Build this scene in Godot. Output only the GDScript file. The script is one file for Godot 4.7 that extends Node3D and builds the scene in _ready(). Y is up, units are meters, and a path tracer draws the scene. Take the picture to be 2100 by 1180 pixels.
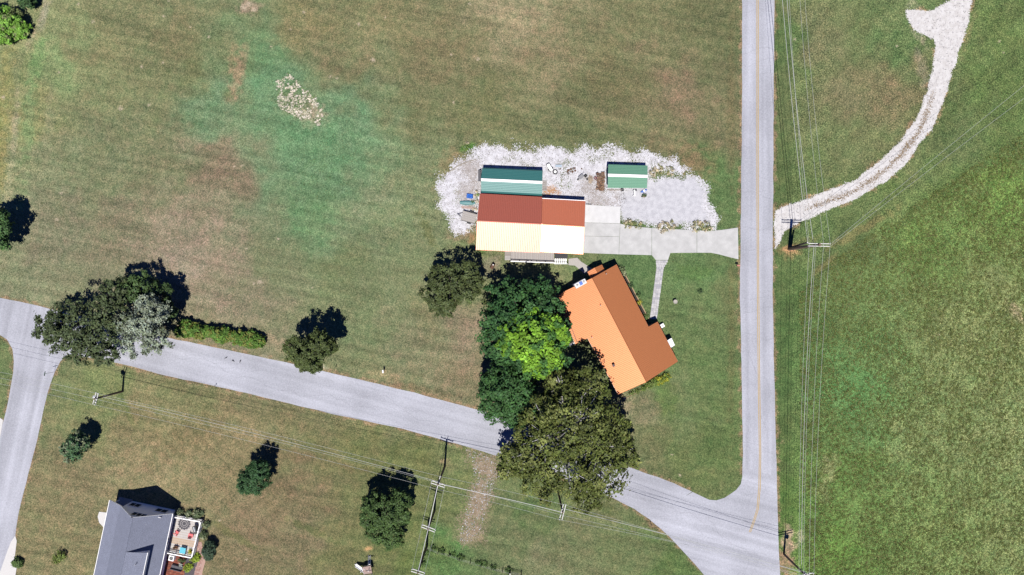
extends Node3D
# A rural house, garage and sheds seen straight down from a drone 120 m up.
# x runs east (to the right of the picture), z runs south (down the picture), one photo pixel is 0.0857 m on the ground.

const H := 120.0          # height of the camera above the lawn
const F := 1400.0         # focal length in photo pixels
const CX := 1050.0
const CY := 590.0
const K := 1.95           # brightness that a sunlit flat surface of base colour 1 gets in the picture

var used := {}
var rng := RandomNumberGenerator.new()
var mats := {}

class MB:
	var v := PackedVector3Array()
	var n := PackedVector3Array()
	var uv := PackedVector2Array()
	var c := PackedColorArray()
	var o := Vector3.ZERO
	var col := Color(1, 1, 1)
	var uvs := 0.0          # when above 0: uv = world xz times this
	var uvrect := Rect2()   # or: uv = place inside this world rectangle
	func _put(p: Vector3, nn: Vector3) -> void:
		v.append(p - o)
		n.append(nn)
		c.append(col)
		if uvrect.size.x > 0.0:
			uv.append(Vector2((p.x - uvrect.position.x) / uvrect.size.x, (p.z - uvrect.position.y) / uvrect.size.y))
		else:
			uv.append(Vector2(p.x, p.z) * uvs)
	func tri(a: Vector3, b: Vector3, d: Vector3, hint: Vector3) -> void:
		var nn := (a - d).cross(a - b)
		if nn.dot(hint) < 0.0:
			var t := b
			b = d
			d = t
			nn = -nn
		nn = nn.normalized()
		_put(a, nn)
		_put(b, nn)
		_put(d, nn)
	func quad(a: Vector3, b: Vector3, d: Vector3, e: Vector3, hint: Vector3) -> void:
		tri(a, b, d, hint)
		tri(a, d, e, hint)
	func hexa(p: Array) -> void:      # eight corners: four below, four above, in the same order round
		var m := Vector3.ZERO
		for q: Vector3 in p:
			m += q / 8.0
		for f: Array in [[0, 1, 2, 3], [4, 5, 6, 7], [0, 1, 5, 4], [1, 2, 6, 5], [2, 3, 7, 6], [3, 0, 4, 7]]:
			var q: Vector3 = (p[f[0]] + p[f[1]] + p[f[2]] + p[f[3]]) / 4.0
			quad(p[f[0]], p[f[1]], p[f[2]], p[f[3]], q - m)
	func box(t: Transform3D, s: Vector3) -> void:
		var p := []
		for y: float in [-0.5, 0.5]:
			for k: Vector2 in [Vector2(-0.5, -0.5), Vector2(0.5, -0.5), Vector2(0.5, 0.5), Vector2(-0.5, 0.5)]:
				p.append(t * Vector3(k.x * s.x, y * s.y, k.y * s.z))
		hexa(p)
	func bar(a: Vector3, b: Vector3, w: float, h: float, up := Vector3.UP) -> void:   # a beam from a to b
		var z := (b - a).normalized()
		var x := up.cross(z).normalized()
		var y := z.cross(x)
		box(Transform3D(Basis(x, y, z), (a + b) / 2.0), Vector3(w, h, a.distance_to(b)))
	func tube(pts: Array, rad: Array, sides := 8, caps := true) -> void:
		var rings := []
		for i in pts.size():
			var d: Vector3 = (pts[mini(i + 1, pts.size() - 1)] - pts[maxi(i - 1, 0)]).normalized()
			var x := d.cross(Vector3(0.31, 0.2, 0.93) if absf(d.y) > 0.7 else Vector3.UP).normalized()
			var y := d.cross(x)
			var ring := []
			for k in sides:
				var a := TAU * k / sides
				ring.append([pts[i] + (x * cos(a) + y * sin(a)) * rad[i], x * cos(a) + y * sin(a)])
			rings.append(ring)
		for i in pts.size() - 1:
			for k in sides:
				var a: Array = rings[i][k]
				var b: Array = rings[i][(k + 1) % sides]
				var d: Array = rings[i + 1][(k + 1) % sides]
				var e: Array = rings[i + 1][k]
				_smooth(a, b, d)
				_smooth(a, d, e)
		if caps:
			for i: int in [0, pts.size() - 1]:
				var out: Vector3 = (pts[0] - pts[1]) if i == 0 else (pts[i] - pts[i - 1])
				for k in sides:
					tri(pts[i], rings[i][k][0], rings[i][(k + 1) % sides][0], out)
	func _smooth(a: Array, b: Array, d: Array) -> void:
		var nn: Vector3 = (a[0] - d[0]).cross(a[0] - b[0])
		if nn.dot(a[1] + b[1] + d[1]) < 0.0:
			var t := b
			b = d
			d = t
		_put(a[0], a[1])
		_put(b[0], b[1])
		_put(d[0], d[1])
	func lathe(at: Vector3, profile: Array, sides := 16) -> void:   # profile of Vector2(radius, height)
		for i in profile.size() - 1:
			for k in sides:
				var a := TAU * k / sides
				var b := TAU * (k + 1) / sides
				var p: Vector2 = profile[i]
				var q: Vector2 = profile[i + 1]
				var e := q - p
				var out := Vector2(e.y, -e.x).normalized()
				var pts := []
				for w: Array in [[p, a], [p, b], [q, b], [q, a]]:
					pts.append([at + Vector3(cos(w[1]) * w[0].x, w[0].y, sin(w[1]) * w[0].x), Vector3(cos(w[1]) * out.x, out.y, sin(w[1]) * out.x)])
				_smooth(pts[0], pts[1], pts[2])
				_smooth(pts[0], pts[2], pts[3])
	func poly(p: PackedVector2Array, y: float) -> void:      # flat sheet
		var t := Geometry2D.triangulate_polygon(p)
		for i in range(0, t.size(), 3):
			tri(Vector3(p[t[i]].x, y, p[t[i]].y), Vector3(p[t[i + 1]].x, y, p[t[i + 1]].y), Vector3(p[t[i + 2]].x, y, p[t[i + 2]].y), Vector3.UP)
	func slab(p: PackedVector2Array, y0: float, y1: float) -> void:   # sheet with sides
		poly(p, y1)
		var m := Vector2.ZERO
		for q in p:
			m += q / p.size()
		var turn := 0.0
		for i in p.size():
			turn += p[i].cross(p[(i + 1) % p.size()])
		for i in p.size():
			var a := p[i]
			var b := p[(i + 1) % p.size()]
			var out := (b - a).orthogonal() * (1.0 if turn > 0.0 else -1.0)
			quad(Vector3(a.x, y0, a.y), Vector3(b.x, y0, b.y), Vector3(b.x, y1, b.y), Vector3(a.x, y1, a.y), Vector3(out.x, 0, out.y))
	func mesh() -> ArrayMesh:
		var a := []
		a.resize(Mesh.ARRAY_MAX)
		a[Mesh.ARRAY_VERTEX] = v
		a[Mesh.ARRAY_NORMAL] = n
		a[Mesh.ARRAY_TEX_UV] = uv
		a[Mesh.ARRAY_COLOR] = c
		var m := ArrayMesh.new()
		m.add_surface_from_arrays(Mesh.PRIMITIVE_TRIANGLES, a)
		return m

class Leaves:
	var v := PackedVector3Array()
	var n := PackedVector3Array()
	var c := PackedColorArray()
	var ix := PackedInt32Array()
	var r := RandomNumberGenerator.new()
	var o := Vector3.ZERO
	func leaf(p: Vector3, nn: Vector3, s: float, col: Color) -> void:
		var x := nn.cross(Vector3(r.randf() - 0.5, r.randf() - 0.5, r.randf() - 0.5)).normalized() * s
		var y := nn.cross(x) * 0.62
		var k := v.size()
		p -= o
		v.append(p - x)
		v.append(p + y + nn * (s * 0.15))
		v.append(p + x)
		v.append(p - y + nn * (s * 0.15))
		for i in 4:
			n.append(nn)
			c.append(col)
		ix.append_array(PackedInt32Array([k, k + 1, k + 2, k, k + 2, k + 3]))
	func clump(p: Vector3, out: Vector3, rad: float, count: int, s: float, col: Color, vary: float, lift := 0.6) -> void:
		for i in count:
			var d := Vector3(r.randfn(0, 0.42), r.randfn(0, 0.30), r.randfn(0, 0.42))
			var nn := (out * 0.5 + Vector3(r.randfn(0, 0.5), lift + r.randf() * 0.5, r.randfn(0, 0.5)) + d * 0.6).normalized()
			var t := 1.0 + r.randfn(0, vary)
			leaf(p + d * rad, nn, s * r.randf_range(0.65, 1.3), Color(col.r * t * r.randf_range(0.93, 1.07), col.g * t, col.b * t * r.randf_range(0.85, 1.15)))
	func mesh() -> ArrayMesh:
		var a := []
		a.resize(Mesh.ARRAY_MAX)
		a[Mesh.ARRAY_VERTEX] = v
		a[Mesh.ARRAY_NORMAL] = n
		a[Mesh.ARRAY_COLOR] = c
		a[Mesh.ARRAY_INDEX] = ix
		var m := ArrayMesh.new()
		m.add_surface_from_arrays(Mesh.PRIMITIVE_TRIANGLES, a)
		return m

# ---------------------------------------------------------------- small helpers
func P(px: float, py: float, h := 0.0) -> Vector3:     # the point at height h on the ray through a photo pixel
	var s := (H - h) / F
	return Vector3((px - CX) * s, h, (py - CY) * s)

func G(px: float, py: float) -> Vector2:
	return Vector2((px - CX) * H / F, (py - CY) * H / F)

func gp(list: Array) -> PackedVector2Array:
	var p := PackedVector2Array()
	for i in range(0, list.size(), 2):
		p.append(G(list[i], list[i + 1]))
	return p

func base_color(r: float, g: float, b: float, k := K) -> Color:    # base colour (linear) of a flat sunlit surface that shows as this sRGB colour
	var c := Color(r / 255.0, g / 255.0, b / 255.0).srgb_to_linear()
	return Color(c.r / k, c.g / k, c.b / k)

func shown(r: float, g: float, b: float, k := K) -> Color:    # the same as an sRGB albedo
	return base_color(r, g, b, k).linear_to_srgb()

func mat(key: String, albedo: Color, rough := 0.85, metal := 0.0, grain := 0.0, scale := 1.0) -> StandardMaterial3D:
	if mats.has(key):
		return mats[key]
	var m := StandardMaterial3D.new()
	m.resource_name = key
	m.albedo_color = albedo
	m.roughness = rough
	m.metallic = metal
	if grain > 0.0:
		m.albedo_texture = grain_texture(grain)
		m.uv1_triplanar = true
		m.uv1_world_triplanar = true
		m.uv1_scale = Vector3.ONE * scale
	mats[key] = m
	return m

var grains := {}
func grain_texture(amount: float) -> Texture2D:       # a tile of near white mottling, coarse and fine
	var key := "%.2f" % amount
	if grains.has(key):
		return grains[key]
	var a := noise_bytes(256, 0.035, 4, 11)
	var b := noise_bytes(256, 0.35, 2, 12)
	var d := PackedByteArray()
	d.resize(256 * 256 * 3)
	for i in 256 * 256:
		var t := 1.0 - amount * ((0.6 if amount < 0.52 else 0.12) * a[i] / 255.0 + (0.4 if amount < 0.52 else 0.88) * b[i] / 255.0)
		var w := clampi(int(255.0 * t), 0, 255)
		d[i * 3] = w
		d[i * 3 + 1] = w
		d[i * 3 + 2] = w
	grains[key] = ImageTexture.create_from_image(Image.create_from_data(256, 256, false, Image.FORMAT_RGB8, d))
	return grains[key]

func noise_bytes(size: int, freq: float, octaves: int, sd: int, kind := FastNoiseLite.TYPE_SIMPLEX_SMOOTH) -> PackedByteArray:
	var f := FastNoiseLite.new()
	f.noise_type = kind
	f.frequency = freq
	f.seed = sd
	f.fractal_octaves = octaves
	var im := f.get_seamless_image(size, size, false, false, 0.15)
	im.convert(Image.FORMAT_L8)
	return im.get_data()

func numbered(called: String) -> String:
	if not used.has(called):
		used[called] = 0
		return called
	used[called] += 1
	return "%s_%03d" % [called, used[called]]

func tag(o: Node, label := "", category := "", group := "", kind := "") -> void:
	if label:
		o.set_meta("label", label)
	if category:
		o.set_meta("category", category)
	if group:
		o.set_meta("group", group)
	if kind:
		o.set_meta("kind", kind)

func thing(called: String, label: String, category: String, at: Vector3, group := "") -> Node3D:
	var o := Node3D.new()
	o.name = numbered(called)
	add_child(o)
	o.position = at
	tag(o, label, category, group)
	return o

func start(t: Node3D) -> MB:        # a builder that takes world positions for a part of this thing
	var m := MB.new()
	m.o = t.position
	return m

func part(m: MB, called: String, material: Material, parent: Node) -> MeshInstance3D:
	return put(m.mesh(), called, material, parent)

func put(mesh: Mesh, called: String, material: Material, parent: Node) -> MeshInstance3D:
	var i := MeshInstance3D.new()
	i.name = called
	i.mesh = mesh
	i.material_override = material
	parent.add_child(i, true)
	return i

func ground_part(m: MB, called: String, material: Material, label: String) -> MeshInstance3D:   # a piece of the setting
	var i := put(m.mesh(), numbered(called), material, self)
	tag(i, label, called.replace("_", " "), "", "structure")
	return i

func copy(o: Node3D, at: Vector3, turn := 0.0, label := "") -> Node3D:
	var d: Node3D = o.duplicate()
	d.name = numbered(String(o.name).rstrip("0123456789").trim_suffix("_"))
	add_child(d)
	d.position = at
	d.rotation.y = turn
	if label:
		d.set_meta("label", label)
	return d

# a sheet whose ragged outline comes from a polygon disturbed by noise; built from strips of cells
func ragged(poly: PackedVector2Array, cell: float, y: float, coarse: float, fine: float, holes: float, sd: int, soft := 0.0, rect := Rect2()) -> MB:
	var jr := RandomNumberGenerator.new()
	jr.seed = sd
	var m := MB.new()
	m.uvs = 0.055
	if rect.size.x > 0.0:
		m.uvrect = rect
	var f := FastNoiseLite.new()
	f.seed = sd
	f.frequency = 0.22
	f.fractal_octaves = 2
	var g := FastNoiseLite.new()
	g.seed = sd + 1
	g.frequency = 1.9
	g.fractal_octaves = 3
	var lo := poly[0]
	var hi := poly[0]
	for p in poly:
		lo = lo.min(p)
		hi = hi.max(p)
	lo -= Vector2.ONE * (coarse + fine)
	hi += Vector2.ONE * (coarse + fine)
	var nx := int((hi.x - lo.x) / cell)
	for j in int((hi.y - lo.y) / cell):
		var run := -1
		for i in nx + 1:
			var q := lo + Vector2(i, j) * cell
			var inside := false
			if i < nx:
				var w := Vector2(f.get_noise_2d(q.x, q.y), f.get_noise_2d(q.x + 91.0, q.y)) * coarse * 1.6 + Vector2(g.get_noise_2d(q.x, q.y), g.get_noise_2d(q.x, q.y + 77.0)) * fine * 1.8
				if soft > 0.0:
					w += Vector2(jr.randfn(0, soft), jr.randfn(0, soft))
				inside = Geometry2D.is_point_in_polygon(q + w, poly)
				if inside and holes > 0.0 and g.get_noise_2d(q.x * 1.7 + 300.0, q.y * 1.7) * 0.35 + f.get_noise_2d(q.x + 500.0, q.y) * 0.7 + jr.randfn(0, 0.22) > 0.75 - holes:
					inside = false
			if inside and run < 0:
				run = i
			elif not inside and run >= 0:
				var a := lo + Vector2(run, j) * cell
				var b := lo + Vector2(i, j + 1) * cell
				m.quad(Vector3(a.x, y, a.y), Vector3(b.x, y, a.y), Vector3(b.x, y, b.y), Vector3(a.x, y, b.y), Vector3.UP)
				run = -1
	return m

func _ready() -> void:
	rng.seed = 2024
	var cam := Camera3D.new()
	cam.name = "camera"
	cam.position = Vector3(0, H, 0)
	cam.rotation_degrees = Vector3(-90, 0, 0)
	cam.fov = rad_to_deg(2.0 * atan(590.0 / F))
	cam.near = 1.0
	cam.far = 6000.0
	cam.current = true
	add_child(cam)

	var env := Environment.new()
	env.background_mode = Environment.BG_SKY
	var sky := Sky.new()
	var air := ProceduralSkyMaterial.new()
	air.sky_top_color = Color(0.16, 0.30, 0.62)
	air.sky_horizon_color = Color(0.50, 0.62, 0.80)
	air.sky_curve = 0.12
	air.ground_bottom_color = Color(0.16, 0.17, 0.12)
	air.ground_horizon_color = Color(0.40, 0.46, 0.50)
	air.sun_angle_max = 1.0
	sky.sky_material = air
	env.sky = sky
	env.background_energy_multiplier = 0.48
	env.tonemap_mode = Environment.TONE_MAPPER_LINEAR
	env.tonemap_exposure = 1.5
	env.sdfgi_enabled = true
	env.ssao_enabled = true
	env.ssil_enabled = true
	var we := WorldEnvironment.new()
	we.name = "world_environment"
	we.environment = env
	add_child(we)

	var sun := DirectionalLight3D.new()
	sun.name = "sun"
	sun.light_energy = 1.45
	sun.light_color = Color(1.0, 0.98, 0.95)
	sun.light_angular_distance = 0.5
	sun.shadow_enabled = true
	var high := deg_to_rad(67.0)
	sun.basis = Basis.looking_at(Vector3(0.03, -sin(high), -cos(high)), Vector3.FORWARD)
	add_child(sun)

	build_ground()
	build_drive()
	build_garage()
	build_sheds()
	build_house()
	build_grey_house()
	build_trees()
	build_lines()
	build_signs()
	build_clutter()
	build_fence()
	build_grass()

# ---------------------------------------------------------------- the lawn and the fields: one colour map of the grass
const MAP := Rect2(-104.0, -62.0, 208.0, 124.0)
const MW := 2048
const MH := 1221

# where in the photograph the sward has which colour: x, y, red, green, blue
const SWARD := [
	[60,60,128,130,88],[40,250,132,130,84],[130,120,122,136,88],[200,80,118,116,78],[350,80,116,112,76],[250,200,118,120,80],[400,150,110,112,72],[530,110,104,124,82],
	[620,60,122,114,76],[700,150,114,108,74],[800,60,122,116,78],[900,120,116,108,74],[1050,40,140,130,96],[1100,100,130,120,86],[1300,60,114,112,75],[1450,60,104,105,68],
	[1400,180,124,108,80],[1250,180,110,105,70],[1000,230,108,108,70],[1200,270,104,108,70],[1480,250,110,105,72],[1490,380,88,108,62],[1490,120,98,102,66],[850,230,106,106,70],
	[560,170,100,130,90],[430,225,106,128,90],[620,270,98,130,88],[720,250,104,132,92],[800,300,112,128,88],[620,350,104,132,92],[700,330,100,130,90],[640,430,100,126,84],
	[760,420,118,126,90],[850,380,116,122,84],[100,350,120,124,88],[200,350,114,118,82],[330,330,112,112,78],[450,340,128,112,86],[100,480,120,116,88],[250,450,122,115,86],
	[400,480,138,123,99],[380,560,142,127,105],[450,560,134,120,95],[300,520,128,118,92],[100,560,128,128,94],[40,560,124,126,92],[550,560,114,118,82],[700,560,108,115,76],
	[800,480,112,120,82],[850,560,114,120,82],[500,640,126,118,90],[750,680,112,120,80],[850,700,122,120,86],[950,700,132,118,92],[900,780,120,118,84],[980,780,120,112,82],
	[300,850,114,112,75],[200,800,104,114,70],[400,820,106,108,70],[450,900,122,112,78],[300,950,126,118,84],[150,1000,112,106,74],[600,900,110,108,72],[600,1000,106,97,68],
	[700,930,100,102,63],[520,1080,114,103,74],[600,1120,108,102,72],[800,960,92,98,56],[850,1050,95,102,60],[930,1000,96,107,62],[850,1150,88,100,52],[930,1140,78,110,58],
	[1000,1160,92,105,64],[1000,1080,106,108,72],[1090,1060,88,104,60],[1200,1100,110,112,74],[1300,1130,100,108,67],[1100,1130,116,114,80],[1400,1170,86,104,56],[700,1150,98,100,62],
	[1430,560,92,114,66],[1300,560,86,108,62],[1400,650,96,112,66],[1490,600,100,108,66],[1450,750,95,112,64],[1400,850,100,112,68],[1350,900,110,112,72],[1480,900,92,108,60],
	[1420,960,100,110,64],[1300,850,116,113,80],[1010,520,112,116,76],[1130,560,112,116,74],[120,1100,112,108,74],[10,760,100,112,68],
	[1610,100,86,105,58],[1680,80,106,106,70],[1780,60,96,106,64],[1850,80,86,104,60],[1750,200,110,106,72],[1700,300,100,107,66],[1830,180,112,102,70],[1620,350,86,100,56],
	[2050,50,90,105,57],[2060,200,86,102,54],[1980,280,86,98,57],[1650,450,88,104,58],[1720,520,84,96,54],[1640,700,76,96,50],[1600,900,82,98,52],[1620,1050,84,106,50],[1750,600,98,115,64],
	[1900,500,95,115,58],[2050,400,98,120,58],[1950,700,112,120,72],[1750,800,86,118,64],[1900,900,112,124,74],[2050,900,116,126,77],[1700,1000,92,116,58],[1900,1100,106,121,67],
	[2060,1120,112,123,72],[2060,650,116,124,75],[1800,1100,96,116,60],[1700,1150,92,118,54],
]
# stronger patches: x, y, half length, half width, turn in degrees, colour, strength
const PATCHES := [
	[488,150,14,62,12,160,130,104,0.75],[475,120,8,40,10,150,126,98,0.5],[510,15,22,16,0,168,142,122,0.8],[610,215,48,34,35,132,124,96,0.55],[640,235,28,22,20,176,154,132,0.7],[600,200,30,26,30,84,112,70,0.5],
	[550,130,34,48,-15,96,128,90,0.6],[660,300,120,45,25,100,132,92,0.5],[420,240,55,22,-10,102,130,92,0.5],[640,420,60,80,0,98,128,86,0.4],
	[1055,45,28,40,0,158,146,112,0.6],[1090,90,14,60,10,140,126,94,0.4],[1420,330,40,28,20,142,116,88,0.7],[1380,300,60,16,10,128,112,84,0.5],[1460,330,16,50,0,120,112,78,0.4],
	[930,330,26,30,30,140,122,90,0.6],[905,350,18,40,20,136,124,90,0.5],[960,302,18,8,-20,74,122,50,0.7],[950,480,26,16,0,164,136,110,0.7],[968,490,8,10,0,190,138,96,0.6],[985,500,10,22,0,92,122,54,0.7],
	[1620,512,13,9,0,236,176,130,0.95],[1620,518,20,14,0,200,150,110,0.5],[1005,545,26,20,-20,140,128,110,0.6],[1130,575,30,12,-25,150,138,104,0.5],[1060,540,50,8,4,150,140,116,0.4],
	[1617,1115,14,40,0,178,152,128,0.9],[1612,1160,18,30,0,160,130,104,0.9],[1640,1105,10,14,0,190,168,150,0.5],
	[910,950,12,8,0,176,150,116,0.6],[470,680,70,8,13,150,136,86,0.6],[560,700,30,14,20,170,148,120,0.6],[530,700,18,10,10,190,170,84,0.5],[560,745,26,8,20,196,180,160,0.6],[660,755,16,6,15,206,188,168,0.7],
	[790,775,40,12,14,150,130,98,0.6],[860,800,60,10,14,146,124,94,0.5],[1285,835,14,20,30,172,152,124,0.6],[10,690,14,14,40,140,110,80,0.5],[1240,1045,30,10,20,90,96,56,0.5],[1340,1075,20,14,40,136,104,86,0.6],
	[755,1128,8,5,0,220,170,120,0.7],[420,1075,8,5,0,220,176,130,0.5],[90,30,10,36,14,158,152,128,0.8],[62,80,7,30,20,150,142,112,0.8],[48,150,7,50,10,132,136,92,0.7],[30,270,8,80,5,152,146,116,0.8],[18,380,8,60,6,152,146,112,0.8],[8,190,16,110,6,142,138,88,0.7],[0,330,12,90,4,140,134,84,0.7],[74,130,14,60,12,118,144,92,0.8],[56,260,16,80,6,122,142,96,0.7],[44,400,14,50,4,124,138,96,0.6],[100,260,12,70,4,138,134,104,0.5],
	[1880,45,16,50,-15,150,142,118,0.6],[1895,150,12,60,-12,140,130,108,0.6],[1990,60,6,50,15,120,104,78,0.4],[2085,640,10,30,-40,168,150,124,0.6],[1700,960,18,30,10,150,138,104,0.5],[1690,1010,16,26,0,140,132,98,0.5],
	[1770,470,90,10,-30,124,112,74,0.6],[1690,545,40,6,-40,120,106,70,0.6],[1650,495,40,8,-20,112,104,66,0.4],[1650,600,26,60,0,76,94,50,0.4],[1990,350,120,20,-36,78,96,50,0.35],[1940,240,60,20,-40,82,98,56,0.4],
	[260,840,6,60,-20,88,104,58,0.5],[300,900,90,60,30,126,112,80,0.35],[400,890,40,60,60,120,106,74,0.3],[620,940,120,14,12,108,92,68,0.4],[480,1100,60,8,30,92,98,58,0.5],[640,1090,50,8,25,88,102,56,0.4],
	[940,770,60,40,0,138,118,92,0.4],[1420,560,40,16,0,84,110,58,0.5],[1360,800,20,60,-20,88,114,56,0.4],[1500,700,8,200,0,112,104,68,0.4],[1500,200,8,180,0,112,100,70,0.4],
	[960,1105,40,14,10,150,132,104,0.5],[870,640,24,60,-20,118,114,80,0.4],[875,470,10,40,-25,104,104,64,0.5],
]
# pale clods, bare spots and molehills: x, y, half size
const SPOTS := [[124,397,5],[115,450,5],[160,8,4],[190,45,5],[335,33,4],[290,137,5],[333,128,4],[427,76,4],[247,222,7],[305,215,4],[120,148,4],[345,2,3],[390,55,3],[480,342,3],[497,340,3],[555,95,3],[623,25,4],[596,60,3],[677,157,4],[690,160,4],
	[765,123,7],[735,50,5],[963,8,4],[980,121,6],[925,112,4],[930,210,4],[790,36,3],[570,490,4],[533,579,7],[520,582,4],[640,590,3],[418,498,3],[505,510,3],[1395,975,5],[1378,933,3],[6,200,6],[500,15,9],[510,8,8],[520,20,7],[450,1068,4],[505,1148,4],[418,1068,5],[1840,95,4],[2050,85,4],[2058,108,3],[1630,80,4],[1925,687,4]]

func sward_map() -> ImageTexture:
	var lw := 160
	var lh := 95
	var low := Image.create(lw, lh, false, Image.FORMAT_RGBF)
	var warp := FastNoiseLite.new()
	warp.frequency = 0.012
	warp.fractal_octaves = 3
	var an := []
	for a: Array in SWARD:
		var low_lawn := 1.05 if a[1] > 780 and a[0] < 1000 else 1.0
		var c := shown((a[2] * 1.08 + 7.0) * low_lawn * (1.03 if low_lawn > 1.0 else 1.0), (a[3] * 1.10 + 9.0) * low_lawn, (a[4] * 1.10 + 13.0) * low_lawn)
		an.append([float(a[0]), float(a[1]), c.r, c.g, c.b])
	for j in lh:
		for i in lw:
			var wx := (MAP.position.x + MAP.size.x * (i + 0.5) / lw) * F / H + CX
			var wy := (MAP.position.y + MAP.size.y * (j + 0.5) / lh) * F / H + CY
			var qx := wx + 70.0 * warp.get_noise_2d(wx, wy)
			var qy := wy + 70.0 * warp.get_noise_2d(wx + 1000.0, wy)
			if (wx - 1555.0) * (qx - 1555.0) < 0.0:
				qx = wx
			var s := 0.0
			var r := 0.0
			var g := 0.0
			var b := 0.0
			for a: Array in an:
				if (a[0] > 1555.0) != (wx > 1555.0):
					continue
				var d: float = (a[0] - qx) * (a[0] - qx) + (a[1] - qy) * (a[1] - qy) + 300.0
				var w := 1.0 / (d * sqrt(d))
				s += w
				r += a[2] * w
				g += a[3] * w
				b += a[4] * w
			low.set_pixel(i, j, Color(r / s, g / s, b / s))
	var mw := 1024
	var mh := 611
	low.resize(mw, mh, Image.INTERPOLATE_CUBIC)
	var edge := FastNoiseLite.new()
	edge.frequency = 0.05
	edge.fractal_octaves = 4
	var kx := MAP.size.x * F / H / mw
	for p: Array in PATCHES:
		var c := shown(p[5] * 1.05 + 6.0, p[6] * 1.06 + 9.0, p[7] * 1.06 + 8.0)
		var reach: float = maxf(p[2], p[3]) * 1.7 + 8.0
		var ca := cos(deg_to_rad(p[4]))
		var sa := sin(deg_to_rad(p[4]))
		var i0 := int((p[0] - CX - MAP.position.x * F / H - reach) / kx)
		var j0 := int((p[1] - CY - MAP.position.y * F / H - reach) / kx)
		for j in range(maxi(j0, 0), mini(j0 + int(2.0 * reach / kx) + 1, mh)):
			for i in range(maxi(i0, 0), mini(i0 + int(2.0 * reach / kx) + 1, mw)):
				var x: float = (i + 0.5) * kx + MAP.position.x * F / H + CX - p[0]
				var y: float = (j + 0.5) * kx + MAP.position.y * F / H + CY - p[1]
				var u: float = (x * ca + y * sa) / p[2]
				var w: float = (-x * sa + y * ca) / p[3]
				var d := sqrt(u * u + w * w) + 0.9 * edge.get_noise_2d(x + p[0], y + p[1])
				var t: float = clampf((1.25 - d) / 0.8, 0.0, 1.0) * p[8]
				if t > 0.0:
					low.set_pixel(i, j, low.get_pixel(i, j).lerp(c, t))
	# bare soil and dead grass along the road edges, as an outline of its own
	var dirt := Image.create(mw, mh, false, Image.FORMAT_RGBA8)
	dirt.fill(Color(0, 0, 0, 1))
	var brush := Image.create(7, 7, false, Image.FORMAT_RGBA8)
	for j in 7:
		for i in 7:
			brush.set_pixel(i, j, Color(1, 1, 1, 0.30 * clampf(1.25 - Vector2(i - 3, j - 3).length() / 3.0, 0.0, 1.0)))
	for line: Array in [MAIN_WEST, MAIN_EAST, SIDE_NORTH, SIDE_SOUTH, BRANCH_EAST, BRANCH_WEST, TRACK_NORTH, TRACK_SOUTH]:
		for k in range(0, line.size() - 2, 2):
			var a := Vector2(line[k], line[k + 1])
			var b := Vector2(line[k + 2], line[k + 3])
			var steps := maxi(int(a.distance_to(b) / 3.0), 1)
			for s in steps:
				var q := a.lerp(b, float(s) / steps) + Vector2(rng.randfn(0, 2.6), rng.randfn(0, 2.6))
				if edge.get_noise_2d(q.x * 0.35, q.y * 0.35) < (-0.28 if q.x < 1600.0 else 0.15):
					continue
				var at := Vector2i(int((q.x - CX - MAP.position.x * F / H) / kx) - 3, int((q.y - CY - MAP.position.y * F / H) / kx) - 3)
				dirt.blend_rect(brush, Rect2i(0, 0, 7, 7), at)
	low.convert(Image.FORMAT_RGB8)
	low.resize(MW, MH, Image.INTERPOLATE_BILINEAR)
	dirt.convert(Image.FORMAT_L8)
	dirt.resize(MW, MH, Image.INTERPOLATE_BILINEAR)
	var src := low.get_data()
	var soil := dirt.get_data()
	var big := noise_bytes(1024, 0.012, 4, 1)
	var mid := noise_bytes(1024, 0.06, 3, 2)
	var fine := noise_bytes(1024, 0.38, 2, 3)
	var dry := noise_bytes(1024, 0.03, 4, 4)
	var out := PackedByteArray()
	out.resize(MW * MH * 3)
	var soil_c := shown(164, 138, 110)
	var sr := soil_c.r * 255.0
	var sg := soil_c.g * 255.0
	var sb := soil_c.b * 255.0
	var field_x := int((1600.0 - CX - MAP.position.x * F / H) / (MAP.size.x * F / H) * MW)
	seed(77)
	for y in MH:
		for x in MW:
			var k := y * MW + x
			var t := (y & 1023) * 1024 + (x & 1023)
			var f: float = fine[t] - 127.0
			var f2: float = mid[t] - 127.0
			var u: int
			var w: int
			if x > field_x:
				u = ((x * 25 + y * 22) >> 6) & 1023
				w = ((x * 18 - y * 24) >> 8) & 1023
			elif y > 860 and y < 1035 and x > 340 and x < 640:
				u = ((y * 22 + x * 23) >> 5) & 1023 if (big[t] > 128) else ((y * 22 - x * 23) >> 5) & 1023
				w = ((x * 22 - y * 23) >> 9) & 1023
			else:
				u = ((y * 31 - x * 6) >> 5) & 1023
				w = ((x * 31 + y * 6) >> 9) & 1023
			var st: float = mid[u * 1024 + w] - 127.0
			var dr: float = dry[t] - 127.0
			var speck: float = float(randi() & 255) - 127.0
			var gain := 1.0 + f * 0.0019 + f2 * 0.0008 + st * 0.0009 + (big[t] - 127.0) * 0.0004 + speck * 0.0019
			if x > field_x + 20:
				gain += 0.05 + f * 0.0030 + f2 * 0.0003
			var warm := dr * 0.0003 + f2 * 0.0003 + f * 0.0004 + speck * 0.0003
			var r: float = src[k * 3] * gain * (1.0 + warm)
			var g: float = src[k * 3 + 1] * gain * (1.0 - warm * 0.25)
			var b: float = src[k * 3 + 2] * gain * (1.0 + warm * 0.3)
			var so: float = soil[k]
			if so > 6.0:
				var m := clampf((so / 255.0 + f * 0.0030 + f2 * 0.0024 - 0.28) * 2.2, 0.0, 0.85)
				r += (sr * gain - r) * m
				g += (sg * gain - g) * m
				b += (sb * gain - b) * m
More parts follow.
